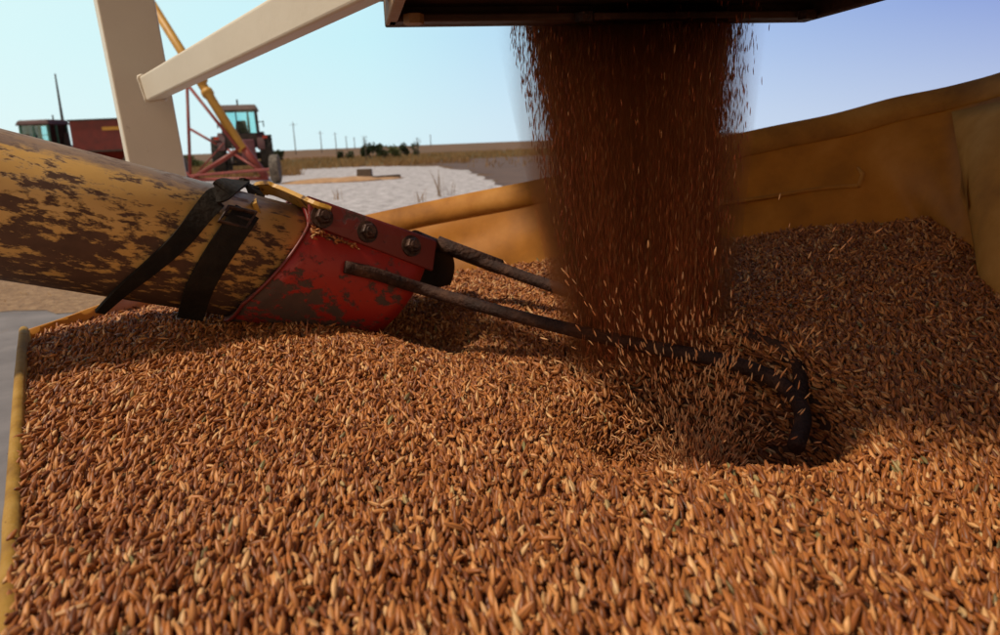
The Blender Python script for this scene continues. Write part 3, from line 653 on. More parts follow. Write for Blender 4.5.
for i in range(120):
    v_ = T[i] - CAM; sx_ = 500 + FPX * v_.dot(Rt) / max(.05, v_.dot(Fw))
    if not 945 < sx_ < 1230: continue
    tan = T[min(i + 1, 119)] - T[max(i - 1, 0)]; nn = Vector((tan.y, -tan.x, 0)).normalized(); rw = []
    for k in range(16):
        f = .13 + .87 * k / 15; fe = min(1, max(0, (f - .1) / .2)) * (1 - f) ** .3
        lift = .012 + .026 * fe * math.exp(-((sx_ - 1010) / 48) ** 2) + .010 * math.sin(math.pi * k / 15) * min(1, (sx_ - 945) / 25) + .002 * math.sin(f * 17 + sx_ * .05)
        rw.append(bm.verts.new(T[i].lerp(B[i], f) + nn * lift))
    rows.append(rw)
for a_, b_ in zip(rows, rows[1:]):
    for k in range(15): bm.faces.new((a_[k], a_[k + 1], b_[k + 1], b_[k]))
o = obj('corner_patch', bm, M_tarp3, hop, smooth=True); o.modifiers.new('thick', 'SOLIDIFY').thickness = .004
# corner gusset where far and right canvas meet
bm = nb()
ga = [onwall(938, 118), onwall(946, 150), onwall(948, 185), onwall(946, 214)]

tri = [onwall(984, 168), onwall(966, 211), onwall(989, 205)]
apex = (tri[0] + tri[1] + tri[2]) / 3 + Vector((-.012, -.008, .0))
v = [bm.verts.new(p) for p in tri] + [bm.verts.new(apex)]
for f in ((0, 1, 3), (1, 2, 3), (2, 0, 3)): bm.faces.new([v[k] for k in f])
obj('corner_gusset', bm, M_tarp2, hop, smooth=True)
for x, y in ((-.22, .8), (.42, .9), (-.02, .35), (.38, .4)):
    bm = nb(); box(bm, (x, y, .31), (.05, .05, .62)); box(bm, (x, y, .006), (.12, .12, .012)); obj('leg', bm, M_rim, hop)

# ------------------------------------------------------------------ auger tube
A0, A1 = P(0, 205, .80), P(422, 293, 1.12)
ax = (A1 - A0).normalized(); upv = (Vector((0, 0, 1)) - ax * ax.z).normalized(); sd_v = upv.cross(ax)   # sd_v: local X
TR = .079
MT = Matrix(((sd_v.x, upv.x, ax.x, A1.x), (sd_v.y, upv.y, ax.y, A1.y), (sd_v.z, upv.z, ax.z, A1.z), (0, 0, 0, 1)))
MTi = MT.inverted()
aug = empty('grain_auger', A1, 0, 'worn yellow auger tube with red mouth collar dipping into the grain', 'auger')
def tobj(name, bm, mat, smooth=True):
    o = obj(name, bm, mat, aug, world=True, smooth=smooth); o.matrix_basis = MT; return o
def cyl(bm, z0, z1, r, seg=64, nz=2, z1f=None, z0f=None):
    g = []
    for i in range(nz):
        ring = []
        for k in range(seg):
            th = 2 * math.pi * k / seg; a = z0f(th) if z0f else z0; b = z1f(th) if z1f else z1
            ring.append(bm.verts.new((r * math.cos(th), r * math.sin(th), a + (b - a) * i / (nz - 1))))
        g.append(ring)
    for i in range(nz - 1):
        for k in range(seg): bm.faces.new((g[i][k], g[i][(k + 1) % seg], g[i + 1][(k + 1) % seg], g[i + 1][k]))
def hit(x, y, r):
    """where the sight line through a photo point meets the tube at radius r (near side)"""
    o = MTi @ CAM; d = MTi.to_3x3() @ ray(x, y)
    a = d.x ** 2 + d.y ** 2; b = 2 * (o.x * d.x + o.y * d.y); c = o.x ** 2 + o.y ** 2 - r * r; q = b * b - 4 * a * c
    t = (-b - math.sqrt(q)) / (2 * a) if q >= 0 else -b / (2 * a)
    return o + d * t
zs = hit(285, 262, TR).z
bm = nb(); cyl(bm, -3.6, zs + .05, TR, 72, 12)
o = tobj('tube', bm, [M_tube, M_inner]); s = o.modifiers.new('thick', 'SOLIDIFY'); s.thickness = .004; s.offset = -1; s.material_offset = 0
RC = TR + .006
hT, hB = hit(428, 250, RC), hit(387, 326, RC); sT, sB = hit(302, 238, RC), hit(257, 292, RC)
thT, thB = math.atan2(hT.y, hT.x), math.atan2(hB.y, hB.x)
near = 1 if hT.x > 0 else -1
def lin(a, b, fa, fb):   # z as a linear function of local y
    k = (fb - fa) / (b.y - a.y); return lambda th: max(min(fa + k * (RC * math.sin(th) - a.y), max(fa, fb) + .01), min(fa, fb) - .01)
e1 = lin(hT, hB, hT.z, hB.z); e0 = lin(sT, sB, sT.z, sB.z)
def zend(th):
    far = max(0, -near * math.cos(th)); return e1(th) + .155 * far ** .7 * min(1, max(0, (math.sin(th) + .55) / .8))
bm = nb(); cyl(bm, 0, 0, RC, 72, 10, zend, e0)
o = tobj('mouth_collar', bm, [M_red, M_inner]); s = o.modifiers.new('thick', 'SOLIDIFY'); s.thickness = .005; s.offset = -1; s.material_offset = 1
# spiral flighting and shaft inside the mouth
bm = nb(); sweep(bm, [(0, 0, -.5), (0, 0, -.1), (0, 0, -.06)], .016, 12)
rings = []
for k in range(90):
    th = k * .19; z = -.47 + k * .0043; rings.append((bm.verts.new((.016 * math.cos(th), .016 * math.sin(th), z)), bm.verts.new((.068 * math.cos(th), .068 * math.sin(th), z))))
for a, b in zip(rings, rings[1:]): bm.faces.new((a[0], a[1], b[1], b[0]))
o = tobj('flighting', bm, M_rust); s = o.modifiers.new('thick', 'SOLIDIFY'); s.thickness = .003
# bolted flange plate along the top of the collar
def W(v): return MT @ v
def dep(v): return (v - CAM).dot(Fw)
bl, br = W(hit(309, 224, RC + .004)), W(hit(433, 271, RC + .004))
dl, dr = dep(bl), dep(br)
tl, t_r = P(309, 197, dl + .004), P(437, 241, dr + .004)
bm = nb(); nrm_ = (br - bl).cross(tl - bl).normalized(); nrm_ = nrm_ if nrm_.dot(CAM - bl) > 0 else -nrm_
def slab(bm, quad, n, th):
    lo = [bm.verts.new(v - n * th) for v in quad]; hi = [bm.verts.new(v + n * .0) for v in quad]
    bm.faces.new(lo[::-1]); bm.faces.new(hi)
    for i in range(4): bm.faces.new((lo[i], lo[(i + 1) % 4], hi[(i + 1) % 4], hi[i]))
slab(bm, [bl, br, t_r, tl], nrm_, .006)
# folded lip along the top edge and web to the tube
slab(bm, [tl - nrm_ * .0062, t_r - nrm_ * .0062, t_r - nrm_ * .026, tl - nrm_ * .026], (t_r - tl).cross(nrm_).normalized(), .004)
fl = bevel(obj('flange', bm, M_flange, aug), .0015)
for x, y in ((322, 217), (367, 232), (411, 246)):
    c = P(x, y, dl + (dr - dl) * (x - 309) / 124 - .001)
    q4 = nrm_.to_track_quat('Z', 'Y').to_matrix().to_4x4(); q4.translation = c
    bm = nb(); lathe(bm, [(-.004, .0145), (.002, .0145)], 18, 'Z'); lathe(bm, [(.002, .0105), (.008, .0105), (.010, .009)], 6, 'Z'); lathe(bm, [(.010, .006), (.015, .0055)], 12, 'Z')
    bmesh.ops.transform(bm, matrix=q4, verts=bm.verts); obj('bolt', bm, M_bolt, fl)
# rolled seam edge of the collar
bm = nb()
for fn in (e0,):
    sweep(bm, [(RC * math.cos(th) * 1.005, RC * math.sin(th) * 1.005, fn(th)) for th in np.linspace(0, 2 * math.pi, 60)], .0022, 6)
tobj('collar_edge', bm, M_flange)
# guard loop: two bars joined by a bend round the far side of the pit
b0 = W(hit(345, 267, RC + .004))
c1, c2, c3 = W(hit(372, 273, RC + .009)), W(hit(400, 282, RC + .012)), W(hit(426, 290, RC + .016))
print('bar depths', dep(b0), dep(c1), dep(c2), dep(c3))
d3 = dep(c3)
near_bar = [b0, c1, c2, c3, P(480, 306, d3 + (.84 - d3) * .20), P(560, 327, d3 + (.84 - d3) * .49), P(640, 345, d3 + (.84 - d3) * .78), P(700, 356, .84)]
bend = [P(742, 366, .815), P(773, 379, .795), P(795, 397, .77), P(803, 419, .735), P(796, 446, .695)]
tip = [P(797, 399, .768), P(802, 384, .782), P(797, 366, .805), P(776, 346, .84)]
far_bar = [P(738, 334, .885), P(680, 321, .935), P(620, 307, .99), P(560, 289, 1.045), P(500, 268, 1.10), P(455, 250, 1.14), P(436, 244, 1.14), P(415, 236, dr + .02)]
bm = nb(); path = catmull(near_bar + bend, 8); sweep(bm, path, .0083, 12); obj('guard_bar', bm, M_rust, aug, smooth=True)
bm = nb(); path = catmull(tip + far_bar, 8); sweep(bm, path, .0086, 12); obj('guard_bar', bm, M_rust, aug, smooth=True)
bm = nb(); sweep(bm, [P(437, 243, 1.138), P(455, 250, 1.138), P(500, 267, 1.108)], .0115, 12); obj('bar_sleeve', bm, M_rust, aug, smooth=True)
# yellow bent strap iron between the band and the flange
def ribbon(bm, pts, wdt, th, wdir=None, n=8):
    c = catmull(pts, n); rows = []
    for i, p in enumerate(c):
        t = (c[min(i + 1, len(c) - 1)] - c[max(i - 1, 0)]).normalized()
        wv = wdir(p, t) if callable(wdir) else Vector(wdir); wv = (wv - t * wv.dot(t)).normalized(); nn = t.cross(wv)
        ww = wdt(i / (len(c) - 1)) if callable(wdt) else wdt
        rows.append([bm.verts.new(p + wv * a * ww / 2 + nn * b * th / 2) for a, b in ((-1, -1), (1, -1), (1, 1), (-1, 1))])
    for a, b in zip(rows, rows[1:]):
        for k in range(4): bm.faces.new((a[k], a[(k + 1) % 4], b[(k + 1) % 4], b[k]))
    bm.faces.new(rows[0][::-1]); bm.faces.new(rows[-1])
bm = nb(); ribbon(bm, [W(hit(258, 212, TR)), P(257, 196, .99), P(264, 188, .985), P(280, 192, .985), P(312, 206, dl + .012), P(330, 213, dl + .014)], .022, .006, (.0, -.75, .66), 6)
bevel(obj('bracket', bm, M_bracket, aug), .0015)
# black rubber hold-down strap: oblique run, loop over the top, buckle, second run
def onT(x, y, k=.004): return W(hit(x, y, TR + k))
def wdir(p, t):
    l = MTi @ p; rad_ = MT.to_3x3() @ Vector((l.x, l.y, 0)); return rad_.normalized().cross(t)
bm = nb()
ribbon(bm, [onT(100, 312), onT(122, 291), onT(150, 268), onT(180, 241), onT(202, 214), onT(214, 200, .008), P(226, 187, onT and dep(onT(214, 200)) - .004), P(240, 182, .965), P(252, 188, .96), P(257, 200, .955), P(249, 209, .955)], lambda f: .011 + .014 * min(1, f * 2.2), .0045, wdir, 8)
st1 = obj('strap', bm, M_rubber, aug)
bm = nb(); ribbon(bm, [P(255, 202, .957), onT(243, 218, .006), onT(228, 240), onT(212, 265), onT(199, 290), onT(190, 318)], .030, .0045, wdir, 8)
st2 = obj('strap', bm, M_rubber, aug)
bm = nb(); bq = [onT(229, 207, .009), onT(256, 213, .009), onT(246, 228, .009), onT(219, 221, .009)]
sweep(bm, bq + [bq[0], bq[1]], .0028, 8); sweep(bm, [(bq[0] + bq[3]) / 2, (bq[1] + bq[2]) / 2], .0022, 8); obj('buckle', bm, M_bolt, st2)
# loose kernels caught on the collar behind the flange: stuff
n = 70; pts = []; 
for k in range(n):
    x = 313 + random.random() ** 2.2 * 46; y = 228 + (x - 312) * .42 + abs(random.gauss(0, 4.5)) * max(.3, 1 - (x - 312) / 50) - 1; pts.append(W(hit(x, min(y, 300), RC + .002 + random.random() * .005)))
pp = np.array([tuple(p) for p in pts]); dd = np.stack([rng.normal(.5, .5, n), rng.normal(0, .5, n), rng.normal(-.2, .4, n)], 1); dd /= np.linalg.norm(dd, axis=1)[:, None]
tag(kernel_object('spilled_grain', pp, euler_from_dir(dd, rng.uniform(0, 6, n)), np.ones((n, 3)) * .72, kernel_group('kernels_spilled', M_grain), None, (M_grain,)), 'few loose kernels lodged below the flange on the red collar', 'loose grain', kind='stuff')

# ------------------------------------------------------------------ white post and brace
fr = empty('steel_support', G(150, 400, 0), 0, 'white painted steel post with a diagonal square brace behind the auger tube', 'support frame')
pc = P(143, 88, 1.52); pw = .106
fr.location = (pc.x, pc.y, 0)
yawp = R(31)
Mp = Matrix.Translation(pc) @ Matrix.Rotation(R(-3), 4, 'Y') @ Matrix.Rotation(yawp, 4, 'Z') @ Matrix.Translation((0, 0, -pc.z))
Mb = Matrix.Translation((pc.x + pc.z * math.tan(R(3)), pc.y, 0))
bm = nb(); box(bm, (0, .03, 1.2), (pw, .06, 2.4), Mp); post = bevel(obj('post', bm, M_white, fr), .004, 3)
bm = nb(); box(bm, (0, .03, .008), (.24, .2, .016), Mb); obj('base_plate', bm, M_white, fr)
ba, bb = P(152, 88, 1.47), P(321, 0, .84); bb = ba + (bb - ba) * 1.35
bm = nb(); beam(bm, ba, bb, .036, .047, (0.0, -.25, 1)); bevel(obj('brace', bm, M_white, fr), .004, 3)
dbr = (bb - ba).normalized(); sbr = dbr.cross(Vector((0.0, -.25, 1))).normalized(); ubr = sbr.cross(dbr)
bm = nb(); wl = [ba + sbr * a_ * .0185 + ubr * b_ * .024 + dbr * .002 for a_, b_ in ((-1, -1), (1, -1), (1, 1), (-1, 1), (-1, -1))]; sweep(bm, [p + Vector((random.uniform(-.0015, .0015), 0, random.uniform(-.0015, .0015))) for p in sum(([a_.lerp(b_, t) for t in np.linspace(0, .9, 9)] for a_, b_ in zip(wl, wl[1:])), [])], .0035, 6); obj('weld_bead', bm, M_white, fr, smooth=True)
bm = nb(); a = P(96, -60, 1.5); b = P(104, 47, 1.5); beam(bm, (a.x, a.y + .03, a.z), (b.x, b.y + .03, b.z), .026, .012, (0, 1, 0)); obj('hanging_strap', bm, M_rubber, fr)

# ------------------------------------------------------------------ machinery in the yard
def wheel(root, name, c, r, wd, lugs=0, mat=M_tyre, rim_m=M_tdark, axis=1):
    """axis along local X"""
    bm = nb(); h = wd / 2; k = r
    prof = [(-h * .75, k * .58), (-h, k * .72), (-h, k * .86), (-h * .8, k * .95), (0, k * .965), (h * .8, k * .95), (h, k * .86), (h, k * .72), (h * .75, k * .58)]
    lathe(bm, prof, 36, 'X', c, close=True)
    for i in range(lugs):
        for s in (-1, 1):
            th = 2 * math.pi * (i + (.5 if s > 0 else 0)) / lugs
            Mx = Matrix.Translation(c) @ Matrix.Rotation(th, 4, 'X') @ Matrix.Translation((s * h * .5, 0, k * .965)) @ Matrix.Rotation(s * R(35), 4, 'Z')
            box(bm, (0, 0, 0), (h * 1.1, k * .06, k * .07), Mx)
    o = obj(name, bm, mat, root, world=False)
    bm = nb(); lathe(bm, [(-h * .55, .02), (-h * .5, k * .3), (-h * .7, k * .5), (-h * .75, k * .585), (h * .75, k * .585), (h * .7, k * .5), (h * .5, k * .3), (h * .55, .02)], 28, 'X', c)
    lathe(bm, [(-h * .8, k * .12), (h * .8, k * .12)], 12, 'X', c)
    ro = obj('rim', bm, rim_m, o, world=False); ro.matrix_parent_inverse = Matrix.Identity(4)
    return o
def tractor(loc, rz, label, roof_m, frame_m, body_m, group='red farm tractors in the yard', sc=1.0):
    """local +Y is the driving direction, origin on the ground under the rear axle"""
    t = empty('tractor', loc, rz, label, 'tractor', group); t.scale = (sc,) * 3
    for s in (-1, 1):
        wheel(t, 'rear_wheel', (s * .98, 0, .86), .86, .52, 20)
        wheel(t, 'front_wheel', (s * .85, 2.6, .5), .5, .32, 16)
        bm = nb(); pts = [(s * .80, .92 * math.cos(a), .86 + .98 * math.sin(a)) for a in np.linspace(R(15), R(165), 14)]
        ribbon(bm, pts, .3, .04, (1, 0, 0), 2); obj('fender', bm, body_m, t, world=False)
        bm = nb(); box(bm, (s * .98, -.72, 1.62), (.2, .07, .12)); obj('tail_lamp', bm, M_lamp, t, world=False)
    bm = nb(); box(bm, (0, .1, .88), (.62, 1.1, .6)); box(bm, (0, .0, .86), (1.5, .3, .3)); box(bm, (0, -.55, .95), (.5, .3, .55)); box(bm, (0, 1.5, .8), (.5, 2.2, .4)); box(bm, (0, 2.6, .5), (1.5, .16, .16))
    bevel(obj('chassis', bm, M_tdark, t, world=False), .03)
    bm = nb(); box(bm, (0, 2.1, 1.35), (.78, 2.0, .82), None, (.86, .97)); bevel(obj('hood', bm, body_m, t, world=False), .06)
    bm = nb(); box(bm, (0, 3.12, 1.3), (.66, .04, .66)); obj('grille', bm, M_tdark, t, world=False)
    # cab: lower shell, posts, roof, panes, seat and wheel inside
    bm = nb(); box(bm, (0, .25, 1.5), (1.36, 1.5, .62)); bevel(obj('cab_shell', bm, M_tdark, t, world=False), .05)
    for x in (-.7, .7):
        for y, ww in ((-.46, .09), (1.0, .09), (.3, .06)): bm = nb(); beam(bm, (x, y, 1.78), (x * .97, y * .96, 2.75), ww, ww, (0, 1, 0)); obj('cab_post', bm, frame_m, t, world=False)
    bm = nb(); beam(bm, (-.1, -.47, 1.8), (-.1, -.47, 2.72), .05, .05, (0, 1, 0)); obj('window_bar', bm, frame_m, t, world=False)
    bm = nb(); box(bm, (0, .27, 2.86), (1.64, 1.78, .24), None, (.88, .86)); bevel(obj('roof', bm, roof_m, t, world=False), .06)
    for nm, c, s in (('rear_window', (0, -.455, 2.27), (1.3, .012, .92)), ('front_window', (0, .98, 2.27), (1.3, .012, .92)), ('side_window', (-.69, .27, 2.27), (.012, 1.36, .92)), ('side_window', (.69, .27, 2.27), (.012, 1.36, .92))):
        bm = nb(); box(bm, c, s); obj(nm, bm, M_glass, t, world=False)
    bm = nb(); box(bm, (.05, .1, 1.9), (.52, .5, .2)); box(bm, (.05, -.12, 2.13), (.5, .14, .42), None, (.8, 1)); bevel(obj('seat', bm, M_tdark, t, world=False), .04)
    bm = nb(); lathe(bm, [(-.015, .19), (.015, .19), (.015, .23), (-.015, .23)], 20, 'Z', (.05, .62, 2.12), True); sweep(bm, [(.05, .75, 1.8), (.05, .62, 2.12)], .03, 8); obj('steering_wheel', bm, M_tdark, t, world=False)
    bm = nb(); sweep(bm, [(.28, 1.7, 1.7), (.28, 1.7, 2.55)], .055, 12); sweep(bm, [(.28, 1.7, 2.55), (.28, 1.68, 2.9), (.28, 1.58, 3.02)], [.04, .04, .05], 12); obj('exhaust', bm, M_tdark, t, world=False)
    bm = nb(); sweep(bm, [(.0, -.3, 2.95), (.0, -.3, 3.2)], .035, 8); obj('beacon', bm, M_tdark, t, world=False)
    bm = nb()
    for s in (-1, 1): sweep(bm, [(s * .3, -.6, .75), (s * .42, -1.25, .6)], .05, 8); sweep(bm, [(s * .36, -.55, 1.3), (s * .42, -1.1, .68)], .03, 8)
    sweep(bm, [(0, -.6, 1.25), (0, -1.2, 1.05)], .04, 8); obj('hitch', bm, M_tdark, t, world=False)
    for s in (-1, 1): bm = nb(); box(bm, (s * .95, .45, 2.2), (.04, .16, .26)); beam(bm, (s * .7, .9, 2.3), (s * .95, .46, 2.3), .03, .03); obj('mirror', bm, M_tdark, t, world=False)
    return t
g2 = G(246, 176.5, 0)
t2 = tractor((g2.x, g2.y, .012), R(15), 'red tractor seen from behind between the tall wheels, powering the portable auger', M_cab, M_tdark, M_dkred, sc=1.06)
bm = nb(); box(bm, (.28, -.82, 1.12), (.62, .3, .85), None, (.8, .8)); bevel(obj('rear_tank', bm, M_mag, t2, world=False), .05)
dL = 37.0
gl = at_depth(58, dL)
t1 = tractor((gl.x + .0, gl.y, .004), R(84), 'red tractor with teal cab frame at far left, hitched to a red wagon', M_dkred, M_cabg, M_tred)
# grain wagon behind that tractor
wx = gl.x + 1.55
wg = empty('grain_wagon', (wx, gl.y + .6, .004), R(0), 'dark red grain wagon behind the left tractor, partly hidden by the white post', 'wagon')
bm = nb(); box(bm, (1.45, 0, 2.15), (3.3, 2.5, 1.5), None, (1.0, 1.0)); box(bm, (1.45, 0, 1.2), (2.1, 1.4, .5), None, (1.5, 1.6)); bevel(obj('body', bm, M_tred, wg, world=False), .04)
bm = nb()
box(bm, (1.45, -1.285, 2.88), (3.36, .06, .07)); box(bm, (1.45, -1.285, 1.42), (3.3, .07, .08)); obj('side_rail', bm, M_tdark, wg, world=False)
bm = nb(); box(bm, (1.9, -1.265, 2.45), (1.1, .012, .16)); obj('side_stripe', bm, M_yaug, wg, world=False)
for x in (.4, 2.5):
    for y in (-1.0, 1.0):
        o = wheel(wg, 'wheel', (0, 0, 0), .62, .4, 0, M_tyre2 if x > 2 else M_tyre); o.matrix_basis = Matrix.Translation((x, y, .62)) @ Matrix.Rotation(R(90), 4, 'Z')
bm = nb(); beam(bm, (-.2, 0, .7), (-2.2, 0, .6), .14, .14); box(bm, (1.45, 0, .8), (3.1, .8, .16)); obj('drawbar', bm, M_tdark, wg, world=False)
pa, pb = P(66, 142, dL), P(55, 74, dL)
bm = nb(); sweep(bm, [pa, pa.lerp(pb, .35), pb], [.13, .07, .035], 10); sweep(bm, [pa.lerp(pb, -.4), pa.lerp(pb, .12)], .2, 10); obj('auger_spout', bm, M_tdark, wg)

# portable auger with its undercarriage
DA = 28.0
a_lo, a_mid, a_hi = P(266, 177, 27.5), P(243, 150, 27.6), P(122, -44, 29.5)
pa_ = empty('portable_auger', (a_lo.x, a_lo.y, 0), 0, 'tall yellow portable auger on a red wheeled A-frame beside the rear tractor', 'auger')
dv = (a_hi - a_mid)
bm = nb(); sweep(bm, [a_mid - dv * .0, a_hi], .17, 16); obj('tube', bm, M_yaug, pa_, smooth=True)
bm = nb(); sweep(bm, [a_mid + dv * .02 + Vector((.0, -.22, -.12)), P(187, 84, 27.9), ], .06, 10); sweep(bm, [a_lo, a_mid + dv * .08], .14, 12)
obj('intake_section', bm, M_tred2, pa_, smooth=True)
bm = nb(); c = a_mid + dv * .36; sweep(bm, [c - dv * .025 + Vector((.12, -.1, 0)), c + dv * .03 + Vector((.12, -.1, 0))], .2, 12); sweep(bm, [a_mid + dv * .27, a_mid + dv * .29], .22, 12); obj('tube_clamp', bm, M_yaug, pa_, smooth=True)
st_t, st_b = P(187, 86, 28.6), P(190.5, 179, 28.6)
bm = nb(); sweep(bm, [st_t, st_b], .065, 8)
obj('strut', bm, M_tred2, pa_, smooth=True)
bm = nb(); sweep(bm, [P(190, 129, 28.5), P(216, 144, 28)], .05, 8); sweep(bm, [P(192, 179, 28.5), P(240, 149, 27.7)], .09, 8); sweep(bm, [P(192, 180, 28.5), P(268, 178.5, 27.4)], .07, 8); sweep(bm, [P(200, 170, 28.6), P(224, 143, 28.2)], .03, 8)
sweep(bm, [P(228, 150, 28), P(262, 172, 27)], .05, 8)
obj('undercarriage', bm, M_tred2, pa_, smooth=True)
wc = P(275.5, 168.5, 25.6)
o = wheel(pa_, 'wheel', (0, 0, 0), .5, .3, 0, M_tyre2); o.parent = pa_
o.matrix_basis = Matrix.Translation(Vector((wc.x, wc.y, .5)) - Vector((a_lo.x, a_lo.y, 0))) @ Matrix.Rotation(R(8), 4, 'Z')
wc2 = st_b + Vector((-.6, .9, 0))
o = wheel(pa_, 'wheel', (0, 0, 0), .5, .3, 0, M_tyre2); o.matrix_basis = Matrix.Translation(Vector((wc2.x, wc2.y, .5)) - Vector((a_lo.x, a_lo.y, 0))) @ Matrix.Rotation(R(8), 4, 'Z')
bm = nb(); sweep(bm, [(wc.x, wc.y, .5), (st_b.x, st_b.y, .3), (wc2.x, wc2.y, .5)], .05, 8); obj('axle', bm, M_tred2, pa_)

# ------------------------------------------------------------------ far things: poles, shrubs, bits on the gravel, weeds
def pole(x, ytop, dist, label):
    b = at_depth(x, dist); hz = 142 - .04 * (x - 500); hgt = 1.1 + (hz - ytop) / FPX * dist
    r = empty('utility_pole', (b.x, b.y, 0), 0, label, 'utility pole', 'utility poles along the horizon')
    bm = nb(); sweep(bm, [(0, 0, 0), (0, 0, hgt)], [.10 * dist / 200 + .04, .06 * dist / 200 + .03], 8); obj('mast', bm, M_pole, r, world=False)
    bm = nb(); beam(bm, (-.8, -.1, hgt - .7), (.8, .1, hgt - .7), .09, .09); obj('crossarm', bm, M_pole, r, world=False)
    return r
for x, y, dd_, lab in ((296, 123, 190, 'tallest utility pole, standing just right of the rear tractor'), (322, 131.5, 235, 'second utility pole from the tractor along the horizon'), (336.5, 133, 290, 'third utility pole from the tractor along the horizon'),
                       (347, 136.5, 360, 'small fourth utility pole from the tractor, left of the dark bushes'), (355, 137.5, 430, 'faint fifth utility pole from the tractor, left of the dark bushes'), (431, 135, 420, 'faint lone utility pole on the horizon right of the dark bushes')):
    pole(x, y, dd_, lab)
def leafy(name, c, rx, ry, h, n, mat, label, cat, group, blade=.12, stem=True):
    r = empty(name, c, 0, label, cat, group); bm = nb()
    lobes = [(random.uniform(-.7, .7) * rx, random.uniform(-.6, .6) * ry, random.uniform(.25, .85) * h, random.uniform(.25, .5)) for _ in range(9)]
    for _ in range(n):
        lx, ly, lz, lr = random.choice(lobes)
        v = Vector((random.gauss(0, 1), random.gauss(0, 1), random.gauss(0, 1))).normalized() * random.random() ** .45
        p = Vector((lx + v.x * lr * rx, ly + v.y * lr * ry, max(.03, lz + v.z * lr * h * .8)))
        q = Quaternion((random.random() - .5, random.random() - .5, random.random() - .5, random.random() - .5)).normalized()
        s = blade * random.uniform(.6, 1.4)
        vs = [bm.verts.new(p + q @ Vector(k)) for k in ((-s, 0, 0), (0, -s * .45, 0), (s, 0, 0), (0, s * .45, s * .15))]; bm.faces.new(vs)
    obj('crown', bm, mat, r, world=False)
    if stem:
        bm = nb()
        for lx, ly, lz, lr in lobes: sweep(bm, [(lx * .2, ly * .2, 0), (lx * .6, ly * .6, lz * .6), (lx, ly, lz + lr * h * .5)], [.03, .02, .01], 5)
        obj('stem', bm, M_wood, r, world=False)
    return r
M_leaf = mk('dark_leaf', [(0.3, (0.018, 0.03, 0.01)), (0.55, (0.04, 0.06, 0.02)), (0.75, (0.08, 0.095, 0.03))], .9, 6, 0.7, translucent=.25)
M_leaf2 = mk('yellow_green_leaf', [(0.3, (0.05, 0.07, 0.02)), (0.7, (0.12, 0.13, 0.04))], .9, 6, 0.7, translucent=.25)
def sh(x, d, w_px, h_px): b = at_depth(x, d); return (b.x, b.y, 0), w_px / FPX * d / 2, h_px / FPX * d
for x, d, wp, hp_, n, m, lab in ((279, 72, 16, 12, 700, M_leaf, 'rounded dark bush beside the right wheel of the rear tractor'), (373, 66, 24, 15, 1300, M_leaf, 'largest dark green bush at the far edge of the gravel'), (388, 70, 26, 13, 1000, M_leaf2, 'yellow green bush overlapping the largest dark bush'),
                                 (409, 74, 22, 12, 900, M_leaf, 'dark bush at the right end of the row on the horizon'), (345, 72, 18, 9, 500, M_leaf, 'low dark bush left of the largest bush'), (196, 58, 40, 13, 1100, M_leaf2, 'wide green bush behind the auger A-frame')):
    c, rx, h = sh(x, d, wp, hp_); leafy('bush', c, rx, rx * .7, h, n, m, lab, 'bush', 'bushes beyond the gravel yard', blade=.11)
for x, d, hp_, lab in ((366, 64, 24, 'tall thin bare sapling at the left of the bushes'), (418, 68, 19, 'thin bare sapling at the right of the bushes')):
    c, rx, h = sh(x, d, 4, hp_); r = empty('sapling', c, 0, lab, 'sapling', 'saplings among the bushes'); bm = nb(); sweep(bm, [(0, 0, 0), (.05, 0, h * .5), (.0, 0, h)], [.06, .05, .02], 6)
    for k in range(5): z = h * (.4 + .11 * k); a = random.uniform(0, 6.28); sweep(bm, [(0.03, 0, z), (.35 * math.cos(a), .35 * math.sin(a), z + .35)], [.025, .01], 5)
    obj('trunk', bm, M_wood, r, world=False)
    bm = nb()
    for k in range(90):
        p = Vector((random.gauss(0, .18), random.gauss(0, .18), h * random.uniform(.35, 1))); s = .07
        bm.faces.new([bm.verts.new(p + Vector((random.uniform(-s, s), random.uniform(-s, s), random.uniform(-s, s)))) for _ in range(3)])
    obj('crown', bm, M_leaf, r, world=False)
g = G(365, 178.5, 0)
bm = nb(); box(bm, (g.x, g.y, .17), (.55, .4, .34), None, (.9, .9)); o = bevel(obj('wooden_block', bm, M_wood), .02); tag(o, 'small dark weathered block sitting on the pale gravel', 'block')
ga_, gb_ = G(372, 179.5, .012), G(399, 177.5, .012)
bm = nb(); beam(bm, (ga_.x, ga_.y, .06), (gb_.x, gb_.y, .06), .22, .12); tag(obj('plank', bm, M_wood), 'grey weathered plank lying on the gravel right of the dark block', 'plank')
bm = nb(); g = G(340, 181, 0)
for (ox, oy, rx, ry, hh) in ((-.5, 0, 1.5, 1.5, .12), (.5, -.2, 1.2, 1.3, .15), (1.3, .3, .9, 1.1, .08)):
    lathe(bm, [(0, 1.0), (.35, .8), (.7, .45), (1, .05)], 24, 'Z'); vs = list(bm.verts)[-96:]
    for v in vs: v.co = Vector((g.x + ox + v.co.x * rx * random.uniform(.92, 1.08), g.y + oy + v.co.y * ry * random.uniform(.92, 1.08), .005 + v.co.z * hh))
M_spill = mk('spilled_grain_far', [(0.3, (0.3, 0.16, 0.07)), (0.7, (0.5, 0.3, 0.15))], 6, 8, 0.9, .4)
tag(obj('grain_spill', bm, M_spill, smooth=True), 'thin orange spill of grain on the gravel beside the block', 'grain spill', kind='stuff')
M_dry = mk('dry_grass_blades', [(0.25, (0.14, 0.085, 0.03)), (0.5, (0.3, 0.17, 0.065)), (0.75, (0.42, 0.27, 0.11))], .35, 8, 0.9, translucent=.3)
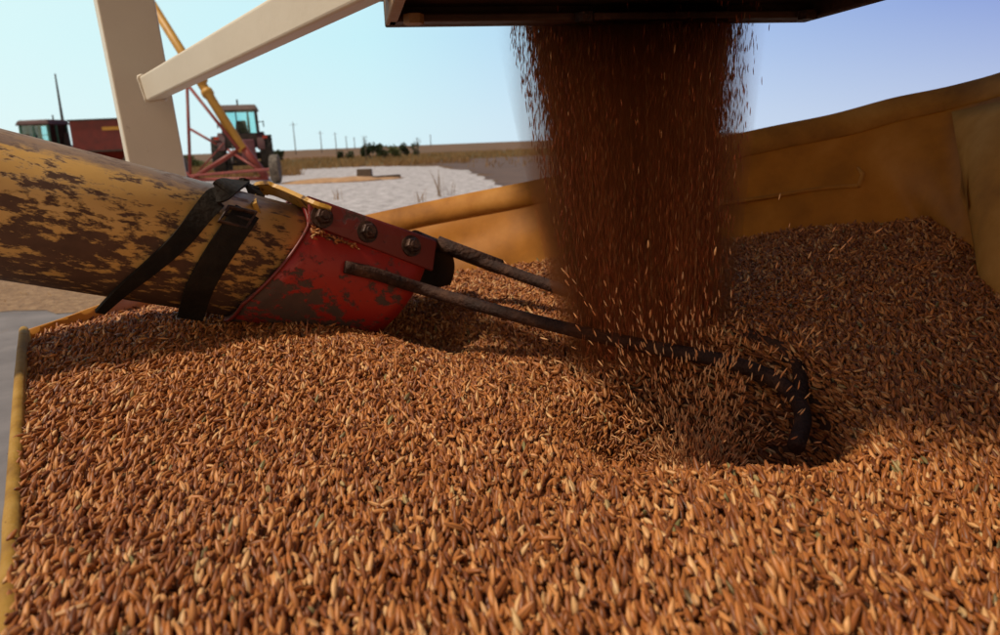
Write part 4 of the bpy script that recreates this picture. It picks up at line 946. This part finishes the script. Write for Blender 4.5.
def blades(bm, c, n, h, sp, bend=.3, wd=.006):
    for _ in range(n):
        a = random.uniform(0, 6.28); r = random.random() * sp; b = Vector((c[0] + r * math.cos(a), c[1] + r * math.sin(a), c[2])); hh = h * random.uniform(.5, 1.1)
        t = b + Vector((random.gauss(0, bend) * hh, random.gauss(0, bend) * hh, hh)); s = Vector((math.cos(a + 1.5), math.sin(a + 1.5), 0)) * wd
        m_ = b.lerp(t, .55) + Vector((0, 0, hh * .08)); v = [bm.verts.new(p) for p in (b - s, b + s, m_ + s * .8, m_ - s * .8, t)]
        bm.faces.new(v[:4]); bm.faces.new((v[3], v[2], v[4]))
for x, y, h, n, lab in ((440, 197, .6, 9, 'tall dry weed on the gravel just above the canvas wall'), (452, 195, .4, 8, 'short dry weed right of the tallest one above the canvas wall'), (338, 200, .3, 8, 'small dry weed above the red flange'), (420, 203, .3, 8, 'low dry weed at the left end of the canvas wall')):
    g = G(x, y, 0); bm = nb(); blades(bm, (g.x, g.y, .004), n, h, .12, .22, .008); tag(obj('weed', bm, M_dry), lab, 'weed', 'dry weeds on the gravel yard')
# dry grass beyond the yard
bm = nb()
for k in range(16000):
    d = 33 + random.random() ** 1.6 * 60; x = random.uniform(150, 640); b = at_depth(x, d)
    yy = 142 - .04 * (x - 500) + 1.1 * FPX / d
    if 300 < x < 470 and d < 42: continue
    if x < 300 and d < 33 + (300 - x) * .0: continue
    if x > 470 and d < 52 + (x - 470) * .0 and random.random() < .96: continue
    blades(bm, (b.x, b.y, 0), 2, .32, .2, .35, .018)
tag(obj('dry_grass', bm, M_dry), 'dry orange grass along the far edge of the yard', 'grass', kind='stuff')
# chaff stalks scattered on the ground at left
bm = nb()
for k in range(700):
    x, y = random.uniform(-7.5, -2.0), random.gauss(6.3, .7); a = random.uniform(0, 6.28); l = random.uniform(.04, .13)
    z = random.uniform(.02, .06); d = Vector((math.cos(a) * l, math.sin(a) * l, random.uniform(-.01, .03))); s = Vector((-math.sin(a), math.cos(a), 0)) * .003
    p = Vector((x, y, z)); bm.faces.new([bm.verts.new(v) for v in (p - s, p + s, p + d + s, p + d - s)])
tag(obj('straw_stalks', bm, M_dry), 'loose straw stalks strewn on the ground at the left', 'straw', kind='stuff')
